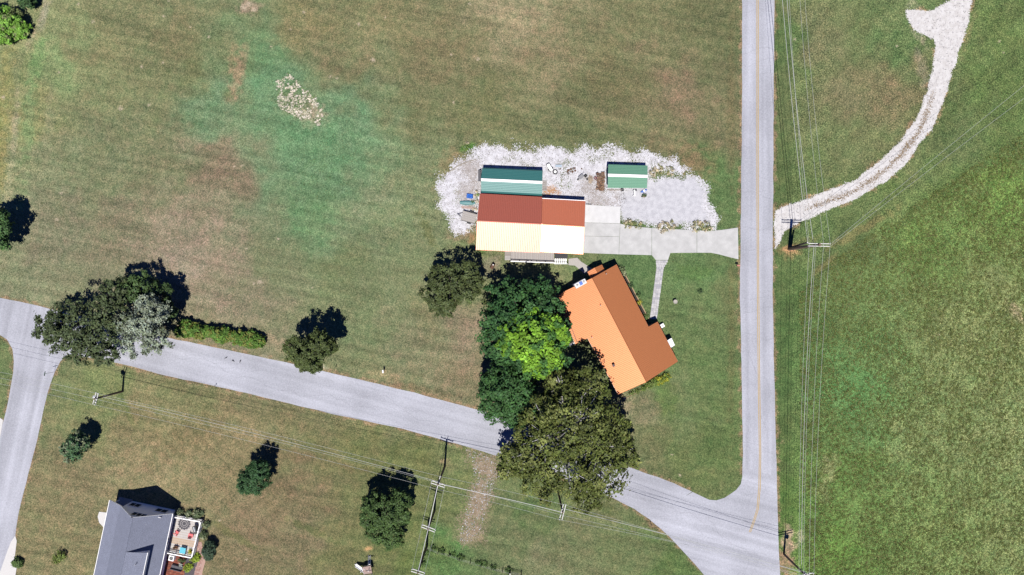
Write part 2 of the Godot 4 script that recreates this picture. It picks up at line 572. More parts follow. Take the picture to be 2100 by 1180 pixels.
			out[k * 3] = clampi(int(r), 0, 255)
			out[k * 3 + 1] = clampi(int(g), 0, 255)
			out[k * 3 + 2] = clampi(int(b), 0, 255)
	var im := Image.create_from_data(MW, MH, false, Image.FORMAT_RGB8, out)
	var pale := shown(214, 196, 172)
	for s: Array in SPOTS:
		var cx: float = (s[0] - CX - MAP.position.x * F / H) / (MAP.size.x * F / H) * MW
		var cy: float = (s[1] - CY - MAP.position.y * F / H) / (MAP.size.y * F / H) * MH
		for k in int(s[2] * s[2] * 1.6):
			var q := Vector2i(int(cx + rng.randfn(0, s[2] * 0.34)), int(cy + rng.randfn(0, s[2] * 0.30)))
			if q.x >= 0 and q.y >= 0 and q.x < MW and q.y < MH:
				im.set_pixelv(q, im.get_pixelv(q).lerp(pale, rng.randf_range(0.3, 0.9)))
	return ImageTexture.create_from_image(im)

# outlines read from the photograph, in its pixels
const MAIN_WEST := [1522, -60, 1522, 200, 1521, 340, 1520, 400, 1518, 600, 1521, 760, 1524, 930, 1523, 978]
const MAIN_EAST := [1589, -60, 1587, 200, 1586, 400, 1585, 600, 1589, 800, 1592, 930, 1594, 1000, 1596, 1090, 1600, 1180, 1604, 1260]
const CORNER := [1523, 978, 1519, 994, 1510, 1005, 1500, 1013, 1486, 1021, 1470, 1027, 1455, 1026, 1440, 1019, 1420, 1009]
const SIDE_NORTH := [-120, 592, -40, 604, 0, 611, 60, 623, 150, 646, 250, 671, 348, 694, 417, 708, 531, 732, 585, 743, 646, 758, 684, 766, 760, 784, 850, 806, 930, 828, 992, 844, 1060, 868, 1150, 902, 1230, 934, 1303, 963, 1350, 979, 1400, 999, 1420, 1009]
const SIDE_SOUTH := [140, 728, 225, 741, 254, 748, 340, 771, 467, 798, 560, 820, 700, 853, 827, 880, 952, 915, 1010, 933, 1090, 956, 1180, 990, 1259, 1023, 1299, 1044, 1334, 1067, 1373, 1101, 1405, 1135, 1425, 1158, 1444, 1180, 1490, 1250]
const BRANCH_EAST := [140, 728, 124, 741, 111, 765, 103, 786, 97, 806, 89, 840, 76, 903, 62, 955, 49, 1007, 37, 1053, 30, 1100, 20, 1150, 8, 1220]
const BRANCH_WEST := [-120, 650, -60, 668, -20, 680, 0, 688, 14, 697, 25, 716, 28, 740, 26, 765, 22, 790, 17, 820, 12, 842, 4, 872, -10, 925, -30, 1010, -50, 1100, -70, 1220]
const TRACK_NORTH := [1588, 432, 1619, 420, 1647, 408, 1680, 399, 1720, 384, 1758, 365, 1794, 340, 1840, 297, 1872, 254, 1892, 213, 1903, 179, 1912, 138, 1918, 101, 1915, 81, 1875, 58, 1859, 37, 1857, 20, 1872, 21, 1918, 22, 1929, 12, 1950, 0, 1970, -40]
const TRACK_SOUTH := [2010, -40, 1996, 0, 1987, 37, 1975, 81, 1958, 130, 1944, 179, 1929, 225, 1909, 265, 1883, 300, 1854, 340, 1810, 376, 1768, 400, 1744, 412, 1712, 425, 1678, 437, 1649, 451, 1625, 463, 1605, 480, 1595, 495, 1588, 512]

func reversed(a: Array) -> Array:
	var r := []
	for i in range(a.size() - 2, -1, -2):
		r.append(a[i])
		r.append(a[i + 1])
	return r

func uneven(p: PackedVector2Array, step: float, amount: float) -> PackedVector2Array:   # a crumbled outline
	var out := PackedVector2Array()
	for i in p.size():
		var a := p[i]
		var b := p[(i + 1) % p.size()]
		var k := maxi(int(a.distance_to(b) / step), 1)
		for s in k:
			out.append(a.lerp(b, float(s) / k) + Vector2(rng.randfn(0, amount), rng.randfn(0, amount)))
	return out

func road_map() -> ImageTexture:       # weathered asphalt: stretched grain along each road, tar and cracks
	var tone := shown(198, 200, 211)
	var a := noise_bytes(1024, 0.05, 3, 21)
	var b := noise_bytes(1024, 0.4, 2, 22)
	var big := noise_bytes(1024, 0.008, 3, 23)
	var out := PackedByteArray()
	out.resize(MW * MH * 3)
	out.fill(120)
	var per := MAP.size.x * F / H / MW
	var x0 := MAP.position.x * F / H + CX
	var y0 := MAP.position.y * F / H + CY
	seed(5)
	var jobs := []
	for y in MH:
		var py := y0 + y * per
		jobs.append([y, int((1505.0 - x0) / per), int((1612.0 - x0) / per), 0])
		if py > 585.0:
			var lo := -150.0
			var hi := 1540.0
			lo = maxf(lo, (py - 790.0) * 3.0) if py > 790.0 else lo
			hi = minf(hi, 100.0 + (py - 600.0) * 3.8)
			jobs.append([y, maxi(int((-160.0 - x0) / per), 0), int((160.0 - x0) / per), 2])
			if hi > lo:
				jobs.append([y, int((maxf(lo - 60.0, 130.0) - x0) / per), int((hi + 60.0 - x0) / per), 1])
	for j: Array in jobs:
		var y: int = j[0]
		for x in range(maxi(j[1], 0), mini(j[2], MW)):
			var u: int
			var w: int
			if j[3] == 0:
				u = x & 1023
				w = (y >> 5) & 1023
			elif j[3] == 1:
				u = ((y * 62 - x * 17) >> 6) & 1023
				w = ((x * 62 + y * 17) >> 11) & 1023
			else:
				u = ((x * 60 + y * 13) >> 6) & 1023
				w = ((y * 60 - x * 13) >> 11) & 1023
			var t := (y & 1023) * 1024 + (x & 1023)
			var gain := 1.0 + (a[w * 1024 + u] - 127.0) * 0.0008 + (b[t] - 127.0) * 0.0005 + (big[t] - 127.0) * 0.0005 + (float(randi() & 255) - 127.0) * 0.0004
			var k := (y * MW + x) * 3
			out[k] = clampi(int(tone.r * 255.0 * gain), 0, 255)
			out[k + 1] = clampi(int(tone.g * 255.0 * gain), 0, 255)
			out[k + 2] = clampi(int(tone.b * 255.0 * gain), 0, 255)
	var im := Image.create_from_data(MW, MH, false, Image.FORMAT_RGB8, out)
	# cracks and sealed joints
	var tar := shown(150, 150, 158)
	for k in 34:
		var py := rng.randf_range(-40, 1180)
		var wide := rng.randf() < 0.6
		var px := rng.randf_range(1526, 1560)
		crack(im, Vector2(px if not wide else 1525.0, py), Vector2(1, 0), 62.0 if wide else rng.randf_range(10, 26), tar, rng.randf_range(0.12, 0.4))
	for k in 16:
		crack(im, Vector2(rng.randf_range(1530, 1582), rng.randf_range(600, 1150)), Vector2(0, 1), rng.randf_range(20, 90), tar, rng.randf_range(0.15, 0.4))
	for k in 26:
		var t := rng.randf()
		crack(im, Vector2(lerpf(330, 1480, t), lerpf(722, 1110, t) + rng.randfn(0, 14) - 24.0 * sin(t * PI)), Vector2(0.96, 0.27 + 0.1 * t), rng.randf_range(40, 180), tar, rng.randf_range(0.1, 0.3))
	crack(im, Vector2(360, 735), Vector2(0.965, 0.245), 560, tar, 0.35)
	crack(im, Vector2(1270, 985), Vector2(0.92, 0.4), 250, tar, 0.35)
	crack(im, Vector2(1400, 1030), Vector2(0.7, 0.7), 190, tar, 0.3)
	for k in 12:
		var q := Vector2(rng.randf_range(1528, 1580), rng.randf_range(0, 900))
		crack(im, q, Vector2(rng.randf_range(-1, 1), 1).normalized(), rng.randf_range(20, 70), shown(188, 188, 202), 0.5)
	return ImageTexture.create_from_image(im)

func crack(im: Image, from: Vector2, dir: Vector2, length: float, c: Color, t: float) -> void:
	var per := MAP.size.x * F / H / MW
	var p := from
	var side := dir.orthogonal()
	var bend := 0.0
	for s in int(length / per):
		bend = clampf(bend + rng.randfn(0, 0.35), -1.0, 1.0)
		p += dir * per + side * bend * per * 0.55
		var q := Vector2i(int((p.x - CX - MAP.position.x * F / H) / per), int((p.y - CY - MAP.position.y * F / H) / per))
		if q.x > 0 and q.y > 0 and q.x < MW - 1 and q.y < MH - 1 and rng.randf() < 0.9:
			im.set_pixelv(q, im.get_pixelv(q).lerp(c, t * rng.randf_range(0.5, 1.3)))

func gravel_texture(pale: Color, dark: Color, share: float, sd: int) -> ImageTexture:
	var a := noise_bytes(512, 0.30, 2, sd)
	var b := noise_bytes(512, 0.03, 3, sd + 1)
	var d := PackedByteArray()
	d.resize(512 * 512 * 3)
	seed(sd)
	for i in 512 * 512:
		var s := float(randi() & 255) / 255.0
		var t := clampf((a[i] / 255.0 - 0.5) * 1.1 + (b[i] / 255.0 - 0.5) * 0.7 + (s - 0.5) * 0.7 + share, 0.0, 1.0)
		var c := pale.lerp(dark, t)
		d[i * 3] = int(c.r * 255.0)
		d[i * 3 + 1] = int(c.g * 255.0)
		d[i * 3 + 2] = int(c.b * 255.0)
	return ImageTexture.create_from_image(Image.create_from_data(512, 512, false, Image.FORMAT_RGB8, d))

func textured(key: String, t: Texture2D, rough := 0.95) -> StandardMaterial3D:
	var m := StandardMaterial3D.new()
	m.resource_name = key
	m.albedo_texture = t
	m.roughness = rough
	m.metallic_specular = 0.25
	mats[key] = m
	return m

func build_ground() -> void:
	# the lawn: the mapped middle and plain fields out to the horizon, one sheet
	var m := MB.new()
	m.uvrect = MAP
	var a := MAP.position
	var b := MAP.end
	m.quad(Vector3(a.x, 0, a.y), Vector3(b.x, 0, a.y), Vector3(b.x, 0, b.y), Vector3(a.x, 0, b.y), Vector3.UP)
	var mesh := m.mesh()
	var r := MB.new()
	r.uvs = 0.02
	var w := 3000.0
	for q: Array in [[-w, -w, w, a.y], [-w, b.y, w, w], [-w, a.y, a.x, b.y], [b.x, a.y, w, b.y]]:
		r.quad(Vector3(q[0], 0, q[1]), Vector3(q[2], 0, q[1]), Vector3(q[2], 0, q[3]), Vector3(q[0], 0, q[3]), Vector3.UP)
	var arr := r.mesh().surface_get_arrays(0)
	mesh.add_surface_from_arrays(Mesh.PRIMITIVE_TRIANGLES, arr)
	var far := textured("far_fields", gravel_texture(shown(126, 124, 86), shown(92, 106, 62), 0.5, 91))
	var i := MeshInstance3D.new()
	i.name = "ground"
	i.mesh = mesh
	i.set_surface_override_material(0, textured("mown_grass", sward_map(), 1.0))
	i.set_surface_override_material(1, far)
	add_child(i)
	tag(i, "mown lawn and fields of dry and green grass around the houses", "ground", "", "structure")

	var asphalt := textured("asphalt", road_map(), 0.92)
	# the two lane road with its junction, the side road and the branch road, laid edge to edge
	var main := MB.new()
	main.uvrect = MAP
	main.poly(uneven(gp(MAIN_WEST + CORNER.slice(2) + SIDE_SOUTH.slice(28) + reversed(MAIN_EAST)), 1.5, 0.03), 0.012)
	ground_part(main, "road", asphalt, "pale grey two lane road with a faded yellow double line and a flared junction")
	var side := MB.new()
	side.uvrect = MAP
	side.poly(uneven(gp(SIDE_NORTH + reversed(SIDE_SOUTH.slice(0, 30)) + BRANCH_EAST.slice(2) + reversed(BRANCH_WEST)), 1.5, 0.035), 0.008)
	ground_part(side, "side_road", asphalt, "pale grey side road running under the trees, with a branch road forking off it")

	# yellow centre lines
	var paint := mat("faded_yellow_paint", shown(236, 206, 150), 0.8, 0.0, 0.25, 0.6)
	var line := [1554, -60, 1554, 200, 1554, 400, 1555, 600, 1557, 800, 1559, 930, 1558, 1000, 1554, 1045, 1547, 1068, 1538, 1092]
	for off: float in [-1.5, 1.5]:
		var l := MB.new()
		for k in range(0, line.size() - 2, 2):
			var p := G(line[k] + off, line[k + 1])
			var q := G(line[k + 2] + off, line[k + 3])
			var s := Vector2(0.075, 0)
			l.quad(Vector3(p.x - s.x, 0.016, p.y), Vector3(p.x + s.x, 0.016, p.y), Vector3(q.x + s.x, 0.016, q.y), Vector3(q.x - s.x, 0.016, q.y), Vector3.UP)
		ground_part(l, "road_marking", paint, "faded yellow centre line painted down the two lane road")

	# gravel
	var gravel := textured("pale_gravel", gravel_texture(shown(255, 255, 262), shown(166, 162, 164), 0.22, 31))
	var lot := gp([978, 293, 998, 298, 1020, 295, 1047, 302, 1071, 306, 1110, 305, 1150, 303, 1190, 304, 1224, 302, 1278, 310, 1327, 318, 1372, 324, 1408, 341, 1412, 350, 1384, 352, 1345, 348, 1330, 352, 1330, 366, 1384, 363, 1426, 363, 1440, 373, 1453, 380, 1451, 410, 1453, 430, 1472, 447, 1469, 462, 1440, 470, 1400, 466, 1376, 461, 1337, 463, 1300, 455, 1274, 456, 1272, 424, 1202, 419, 1190, 440, 1000, 430, 985, 440, 972, 474, 946, 474, 931, 480, 919, 467, 921, 440, 912, 427, 899, 417, 897, 393, 904, 368, 919, 353, 941, 334, 953, 314])
	var lotnode := ground_part(ragged(lot, 0.1, 0.004, 1.0, 0.4, 0.25, 61, 0.3), "gravel_lot", gravel, "patchy white gravel lot around the sheds beside the garage")
	var smooth := gp([1276, 398, 1300, 384, 1330, 370, 1384, 366, 1424, 366, 1445, 385, 1444, 430, 1452, 455, 1400, 458, 1340, 458, 1290, 452, 1276, 450])
	var worn := textured("packed_gravel", gravel_texture(shown(240, 240, 246), shown(182, 182, 190), 0.30, 35))
	ground_part(ragged(smooth, 0.1, 0.008, 0.4, 0.2, 0.0, 63, 0.25), "gravel_parking", worn, "smooth packed grey gravel parking area beside the small green shed")
	var track := gp(TRACK_NORTH + TRACK_SOUTH)
	var tracknode := ground_part(ragged(track, 0.1, 0.004, 0.25, 0.1, 0.0, 65, 0.09), "gravel_track", textured("track_gravel", gravel_texture(shown(250, 248, 248), shown(198, 192, 188), 0.25, 37)), "white gravel farm track curving away from the two lane road")
	# worn brown strip with grass between the wheel ruts of the track
	var rut := textured("dry_soil", gravel_texture(shown(186, 168, 146), shown(124, 106, 82), 0.45, 41))
	var strip := gp([1650, 425, 1700, 408, 1750, 388, 1800, 358, 1846, 314, 1880, 270, 1900, 228, 1914, 186, 1918, 186, 1906, 232, 1886, 275, 1851, 320, 1804, 364, 1752, 394, 1702, 414, 1652, 430])
	ground_part(ragged(strip, 0.1, 0.008, 0.25, 0.3, 0.12, 67, 0.22), "track_verge", rut, "brown strip of soil between the wheel ruts of the gravel track")
	var old := gp([953, 920, 1012, 936, 1022, 960, 1030, 975, 1015, 985, 1008, 1010, 1000, 1040, 990, 1070, 982, 1112, 960, 1116, 942, 1112, 950, 1070, 962, 1020, 972, 985, 970, 955])
	var stony := textured("stony_dirt", gravel_texture(shown(196, 178, 158), shown(128, 112, 88), 0.42, 43))
	ground_part(ragged(old, 0.1, 0.004, 0.6, 0.5, 0.42, 69, 0.7), "dirt_track", stony, "short stony dirt track between the side road and the wire fence")
	var bare := textured("orange_clay", gravel_texture(shown(214, 172, 136), shown(186, 142, 106), 0.35, 45))
	ground_part(ragged(gp([1112, 384, 1140, 383, 1150, 390, 1148, 400, 1112, 399]), 0.1, 0.008, 0.3, 0.3, 0.05, 71, 0.3), "bare_soil", bare, "orange bare soil patch between the teal shed and the garage")

	var dirty := textured("dirty_gravel", gravel_texture(shown(226, 222, 224), shown(150, 138, 128), 0.4, 47))
	for q: Array in [[gp([1190, 372, 1225, 362, 1245, 395, 1272, 400, 1270, 422, 1205, 418, 1160, 402]), "dull brownish gravel between the firewood heap and the new slab"], [gp([935, 318, 960, 316, 985, 330, 982, 400, 960, 420, 935, 395, 945, 350]), "weedy brownish gravel beside the teal shed's west end"]]:
		ground_part(ragged(q[0], 0.1, 0.008, 0.7, 0.5, 0.45, 73, 0.6), "worn_gravel", dirty, q[1])
	# loose stones on the gravel
	var stones := []
	for area: Array in [[lot, 5200], [track, 1500], [old, 500]]:
		for q: Vector2 in scatter(area[0], area[1]):
			if not Geometry2D.is_point_in_polygon(q, smooth):
				stones.append(q)
	var mm := multi(stone_mesh(), stones.size())
	for k in stones.size():
		var s := rng.randf_range(0.04, 0.13)
		mm.set_instance_transform(k, Transform3D(Basis.from_euler(Vector3(rng.randf() * 6.0, rng.randf() * 6.0, 0)).scaled(Vector3(s, s * 0.8, s)), Vector3(stones[k].x, 0.01 + s * 0.3, stones[k].y)))
		var t := rng.randf_range(0.55, 1.15)
		mm.set_instance_color(k, Color(0.46 * t, 0.45 * t, 0.46 * t))
	var mi := MultiMeshInstance3D.new()
	mi.name = "loose_gravel"
	mi.multimesh = mm
	mi.material_override = tinted("stone_tint")
	add_child(mi)
	tag(mi, "loose pale stones scattered over the gravel lot and tracks", "gravel", "", "stuff")

func tinted(key: String, rough := 0.95, back := 0.0) -> StandardMaterial3D:
	if mats.has(key):
		return mats[key]
	var m := StandardMaterial3D.new()
	m.resource_name = key
	m.vertex_color_use_as_albedo = true
	m.roughness = rough
	m.metallic_specular = 0.3
	m.cull_mode = BaseMaterial3D.CULL_DISABLED
	if back > 0.0:
		m.backlight_enabled = true
		m.backlight = Color(back, back, back * 0.6)
	mats[key] = m
	return m

func multi(mesh: Mesh, count: int) -> MultiMesh:
	var mm := MultiMesh.new()
	mm.transform_format = MultiMesh.TRANSFORM_3D
	mm.use_colors = true
	mm.mesh = mesh
	mm.instance_count = count
	return mm

func scatter(poly: PackedVector2Array, count: int) -> Array:
	var lo := poly[0]
	var hi := poly[0]
	for p in poly:
		lo = lo.min(p)
		hi = hi.max(p)
	var out := []
	var tries := 0
	while out.size() < count and tries < count * 30:
		tries += 1
		var q := Vector2(rng.randf_range(lo.x, hi.x), rng.randf_range(lo.y, hi.y))
		if Geometry2D.is_point_in_polygon(q, poly):
			out.append(q)
	return out

func stone_mesh() -> ArrayMesh:
	var m := MB.new()
	var p := [Vector3(0.9, -0.2, 0.2), Vector3(0.1, -0.3, 1.0), Vector3(-1.0, -0.2, 0.1), Vector3(-0.1, -0.3, -0.9), Vector3(0.5, 0.6, -0.2), Vector3(0.1, 0.7, 0.5), Vector3(-0.5, 0.6, 0.1), Vector3(0.0, 0.7, -0.5)]
	m.hexa(p)
	return m.mesh()

func tuft_mesh(blades: int, sd: int) -> ArrayMesh:
	var m := MB.new()
	var r := RandomNumberGenerator.new()
	r.seed = sd
	for k in blades:
		var a := TAU * k / blades + r.randf() * 0.6
		var d := Vector3(cos(a), 0, sin(a))
		var s := Vector3(-d.z, 0, d.x) * 0.16
		var tip := d * r.randf_range(0.6, 1.0) + Vector3.UP * r.randf_range(0.45, 0.9)
		m.tri(-s * 0.8, s * 0.8, tip, Vector3.UP)
		m.tri(tip, s * 0.8 + d * 0.5 + Vector3.UP * 0.2, d * 1.15 + Vector3.UP * 0.35, Vector3.UP)
	return m.mesh()

func build_grass() -> void:
	var mesh := tuft_mesh(6, 4)
	var paved := []
	for p: Array in [MAIN_WEST + CORNER.slice(2) + SIDE_SOUTH.slice(28) + reversed(MAIN_EAST), SIDE_NORTH + reversed(SIDE_SOUTH.slice(0, 30)) + BRANCH_EAST.slice(2) + reversed(BRANCH_WEST), TRACK_NORTH + TRACK_SOUTH, [900, 300, 1450, 320, 1475, 470, 1520, 465, 1516, 535, 1380, 525, 1350, 650, 1400, 745, 1270, 815, 1140, 610, 1170, 545, 976, 515, 905, 430], [200, 1015, 365, 1035, 420, 1060, 440, 1140, 410, 1200, 195, 1200]]:
		paved.append(gp(p))
	var tints := [base_color(142, 152, 88), base_color(116, 146, 72), base_color(174, 166, 120), base_color(94, 116, 58), base_color(154, 158, 92)]
	var bed := FastNoiseLite.new()
	bed.frequency = 0.12
	bed.fractal_octaves = 3
	# coarse hay field on the far side of the road, then the mown lawns
	for job: Array in [["meadow_grass", gp([1640, 600, 1700, 540, 1800, 470, 2150, 240, 2200, 1280, 1660, 1280, 1640, 900]), 42000, 0.12, 0.28, "rough tufty hay grass of the field beyond the two lane road"], ["lawn_grass", gp([-60, -20, 2160, -20, 2160, 1210, -60, 1210]), 70000, 0.05, 0.12, "short mown lawn grass growing around the houses and roads"]]:
		var spots := []
		var pts := scatter(job[1], job[2])
		for q: Vector2 in pts:
			var ok := true
			for p: PackedVector2Array in paved:
				if Geometry2D.is_point_in_polygon(q, p):
					ok = false
					break
			if ok and bed.get_noise_2d(q.x, q.y) > rng.randf_range(-0.9, 0.15):
				spots.append(q)
		var mm := multi(mesh, spots.size())
		for k in spots.size():
			var s := rng.randf_range(job[3], job[4])
			mm.set_instance_transform(k, Transform3D(Basis(Vector3.UP, rng.randf() * TAU).scaled(Vector3(s, s * rng.randf_range(0.5, 1.1), s)), Vector3(spots[k].x, 0.0, spots[k].y)))
			var c: Color = tints[rng.randi() % tints.size()].lerp(tints[0], 0.5) * rng.randf_range(0.85, 1.25)
			if job[0] == "lawn_grass":
				c = c.lerp(base_color(150, 142, 104), 0.45)
			mm.set_instance_color(k, c)
		var mi := MultiMeshInstance3D.new()
		mi.name = job[0]
		mi.multimesh = mm
		mi.material_override = tinted("grass_blades", 0.9, 0.25)
		add_child(mi)
		tag(mi, job[5], "grass", "", "stuff")

# ---------------------------------------------------------------- buildings
func flat(p: Vector3, y: float) -> Vector3:
	return Vector3(p.x, y, p.z)

# a sheet metal roof slope with raised ribs: a and b along the eave, c and d along the ridge (b below c)
func metal_slope(m: MB, a: Vector3, b: Vector3, c: Vector3, d: Vector3, pitch := 0.30, rib := 0.035, ends := 3) -> void:
	var up := (b - a).cross(d - a).normalized()
	if up.y < 0.0:
		up = -up
	var k := maxi(int(a.distance_to(b) / pitch), 1)
	var thick := up * 0.04
	for i in k:
		var s0 := float(i) / k
		var s1 := (i + 0.76) / k
		var s2 := (i + 0.84) / k
		var s3 := (i + 0.92) / k
		var s4 := (i + 1.0) / k
		var prof := [[s0, 0.0], [s1, 0.0], [s2, rib], [s3, rib], [s4, 0.0]]
		for j in 4:
			var p: Array = prof[j]
			var q: Array = prof[j + 1]
			m.quad(a.lerp(b, p[0]) + up * p[1], a.lerp(b, q[0]) + up * q[1], d.lerp(c, q[0]) + up * q[1], d.lerp(c, p[0]) + up * p[1], up)
	m.quad(a - thick, b - thick, c - thick, d - thick, -up)
	m.quad(a, b, b - thick, a - thick, (a - d))
	if ends & 1:
		m.quad(a, d, d - thick, a - thick, (a - b))
	if ends & 2:
		m.quad(b, c, c - thick, b - thick, (b - a))

func ridge_cap(m: MB, a: Vector3, b: Vector3, side: Vector3, half: float, drop: float) -> void:
	var s := side.normalized() * half - Vector3.UP * drop
	var t := -side.normalized() * half - Vector3.UP * drop
	var l := Vector3.UP * 0.05
	m.quad(a + l, b + l, b + s + l, a + s + l, side + Vector3.UP)
	m.quad(a + l, b + l, b + t + l, a + t + l, -side + Vector3.UP)
	m.quad(a + s + l, b + s + l, b + s, a + s, side)
	m.quad(a + t + l, b + t + l, b + t, a + t, -side)

func wall(m: MB, a: Vector3, b: Vector3, ya: float, yb: float, thick := 0.14, y0 := 0.0) -> void:   # wall whose top runs from ya to yb
	var d := (b - a)
	d.y = 0.0
	var s := Vector3(-d.z, 0, d.x).normalized() * thick / 2.0
	m.hexa([flat(a, y0) - s, flat(b, y0) - s, flat(b, y0) + s, flat(a, y0) + s, flat(a, ya) - s, flat(b, yb) - s, flat(b, yb) + s, flat(a, ya) + s])

func gable(m: MB, a: Vector3, b: Vector3, y: float, apex: Vector3, thick := 0.14) -> void:   # triangle above a wall
	var d := (b - a)
	d.y = 0.0
	var s := Vector3(-d.z, 0, d.x).normalized() * thick / 2.0
	for k: float in [-1.0, 1.0]:
		m.tri(flat(a, y) + s * k, flat(b, y) + s * k, apex + s * k, s * k)

func window_in(t: Node3D, at: Vector3, along: Vector3, out: Vector3, w: float, h: float, panes: int, frame: Material, glass: Material) -> void:
	var x := along.normalized()
	var b := Basis(x, Vector3.UP, out.normalized())
	var f := start(t)
	for s: Array in [[Vector3(0, h / 2 + 0.05, 0), Vector3(w + 0.2, 0.1, 0.07)], [Vector3(0, -h / 2 - 0.05, 0.01), Vector3(w + 0.24, 0.1, 0.1)]]:
		f.box(Transform3D(b, at + b * (s[0] + Vector3(0, 0, 0.03))), s[1])
	for k in panes + 1:
		var wide := 0.1 if k == 0 or k == panes else 0.07
		f.box(Transform3D(b, at + b * Vector3(-w / 2 + w * k / panes + (-0.05 if k == 0 else (0.05 if k == panes else 0.0)), 0, 0.028)), Vector3(wide, h, 0.06))
	var fr := part(f, "window", frame, t)
	for k in panes:
		var g := start(t)
		g.box(Transform3D(b, at + b * Vector3(-w / 2 + w * (k + 0.5) / panes, 0, 0.014)), Vector3(w / panes - 0.075, h - 0.004, 0.02))
		part(g, "pane", glass, fr)

func pipe_vent(t: Node3D, at: Vector3, r: float, h: float, m: Material, called := "vent_pipe") -> void:
	var v := start(t)
	v.tube([at, at + Vector3.UP * h], [r, r], 8)
	part(v, called, m, t)

func build_garage() -> void:
	var brown := mat("brown_roof_metal", Color(0.41, 0.12, 0.08).linear_to_srgb(), 0.40, 0.3, 0.10, 0.35)
	var terra := mat("terracotta_roof_metal", Color(0.57, 0.185, 0.10).linear_to_srgb(), 0.33, 0.3, 0.10, 0.35)
	var siding := mat("tan_siding", shown(188, 172, 150), 0.85, 0.0, 0.15, 0.5)
	var white := mat("white_trim", Color(0.8, 0.8, 0.8).linear_to_srgb(), 0.6)
	var dark := mat("dark_opening", Color(0.03, 0.03, 0.035).linear_to_srgb(), 0.8)
	var he := 2.45
	var hr := 3.85
	var base := P(1090, 465)
	var t := thing("garage", "long garage with brown and terracotta metal roof whose south slope glares white", "garage", base)
	# eave and ridge corners of the main block and of the lower addition
	var n0 := P(984, 397, he)
	var n1 := P(1112, 404, he)
	var r0 := P(978.4, 452.3, hr)
	var r1 := P(1110.8, 459, hr)
	var s0 := P(976, 512.7, he)
	var s1 := P(1107, 518.8, he)
	var m := start(t)
	metal_slope(m, n0, n1, r1, r0)
	part(m, "roof_slope", brown, t)
	m = start(t)
	metal_slope(m, s0, s1, r1, r0)
	part(m, "roof_slope", brown, t)
	var q := 0.10
	var m0 := P(1112.3, 407.8, he - 0.05)
	var m1 := P(1200.8, 412.6, he - 0.05)
	var k0 := P(1111, 459.2, hr - q)
	var k1 := P(1199, 464, hr - q)
	var w0 := P(1107.4, 517.2, he - 0.05)
	var w1 := P(1196.4, 522, he - 0.05)
	m = start(t)
	metal_slope(m, m0, m1, k1, k0)
	part(m, "roof_slope", terra, t)
	m = start(t)
	metal_slope(m, w0, w1, k1, k0)
	part(m, "roof_slope", terra, t)
	m = start(t)
	ridge_cap(m, r0, r1, n0 - r0, 0.16, 0.05)
	part(m, "ridge_cap", brown, t)
	m = start(t)
	ridge_cap(m, k0 + (k1 - k0) * 0.01, k1, n0 - r0, 0.16, 0.05)
	part(m, "ridge_cap", terra, t)
	# gutter along the addition's north eave
	m = start(t)
	m.bar(m0 + Vector3(0, -0.09, -0.07), m1 + Vector3(0, -0.09, -0.07), 0.12, 0.1)
	part(m, "gutter", white, t)
	# walls stand 0.4 m inside the eaves
	var x := (n1 - n0).normalized()
	var z := (s0 - n0).normalized()
	z.y = 0.0
	x.y = 0.0
	var a := flat(n0, 0) + x * 0.3 + z * 0.4
	var b := flat(m1, 0) - x * 0.3 + z * 0.4
	var c := flat(w1, 0) - x * 0.3 - z * 0.4
	var d := flat(s0, 0) + x * 0.3 - z * 0.4
	for e: Array in [[a, b], [b, c], [c, d], [d, a]]:
		m = start(t)
		wall(m, e[0], e[1], he - 0.06, he - 0.06)
		part(m, "wall", siding, t)
	m = start(t)
	gable(m, d, a, he - 0.06, flat((a + d) / 2.0, hr - 0.14))
	part(m, "gable", siding, t)
	m = start(t)
	gable(m, b, c, he - 0.06, flat((b + c) / 2.0, hr - 0.26))
	part(m, "gable", siding, t)
	# two garage doors face the concrete drive
	for k: float in [0.28, 0.72]:
		var g := start(t)
		var p := b.lerp(c, k) + x * 0.09
		for j in 4:
			g.box(Transform3D(Basis(z.normalized(), Vector3.UP, x), p + Vector3.UP * (0.28 + 0.53 * j)), Vector3(2.6, 0.5, 0.05))
		part(g, "garage_door", white, t)

	# timber deck along the south side
	var wood := mat("grey_deck_boards", shown(192, 184, 178), 0.9, 0.0, 0.25, 0.7)
	var dk := thing("deck", "weathered grey timber deck with white railing along the garage's south side", "deck", P(1090, 528))
	var y := 0.55
	var p0 := P(1036, 514.5, y)
	var p1 := P(1136.5, 519, y)
	var p3 := P(1047.5, 537, y)
	var p2 := P(1136, 540.5, y)
	p0 = p3 + (p1 - p2)
	p0 = Vector3(P(1047, 0, y).x, y, p0.z)
	for k in 74:
		var u := (k + 0.5) / 74.0
		var bd := start(dk)
		var aa := p0.lerp(p1, u)
		var bb := p3.lerp(p2, u)
		bd.bar(aa + Vector3(0, -0.02 + rng.randf() * 0.004, 0), bb + Vector3(0, -0.02, rng.randf_range(-0.02, 0.02)), 0.105, 0.035)
		part(bd, "plank", deck_tone(k), dk)
	var fr := start(dk)
	for u: float in [0.02, 0.26, 0.5, 0.74, 0.98]:
		for v: float in [0.08, 0.92]:
			var pp := p0.lerp(p1, u).lerp(p3.lerp(p2, u), v)
			fr.bar(flat(pp, 0.0), flat(pp, y - 0.05), 0.1, 0.1, Vector3.FORWARD)
	fr.bar(p3 + Vector3(0, -0.14, -0.06), p2 + Vector3(0, -0.14, -0.06), 0.05, 0.18)
	fr.bar(p0 + Vector3(0, -0.14, 0.06), p1 + Vector3(0, -0.14, 0.06), 0.05, 0.18)
	part(fr, "frame", wood, dk)
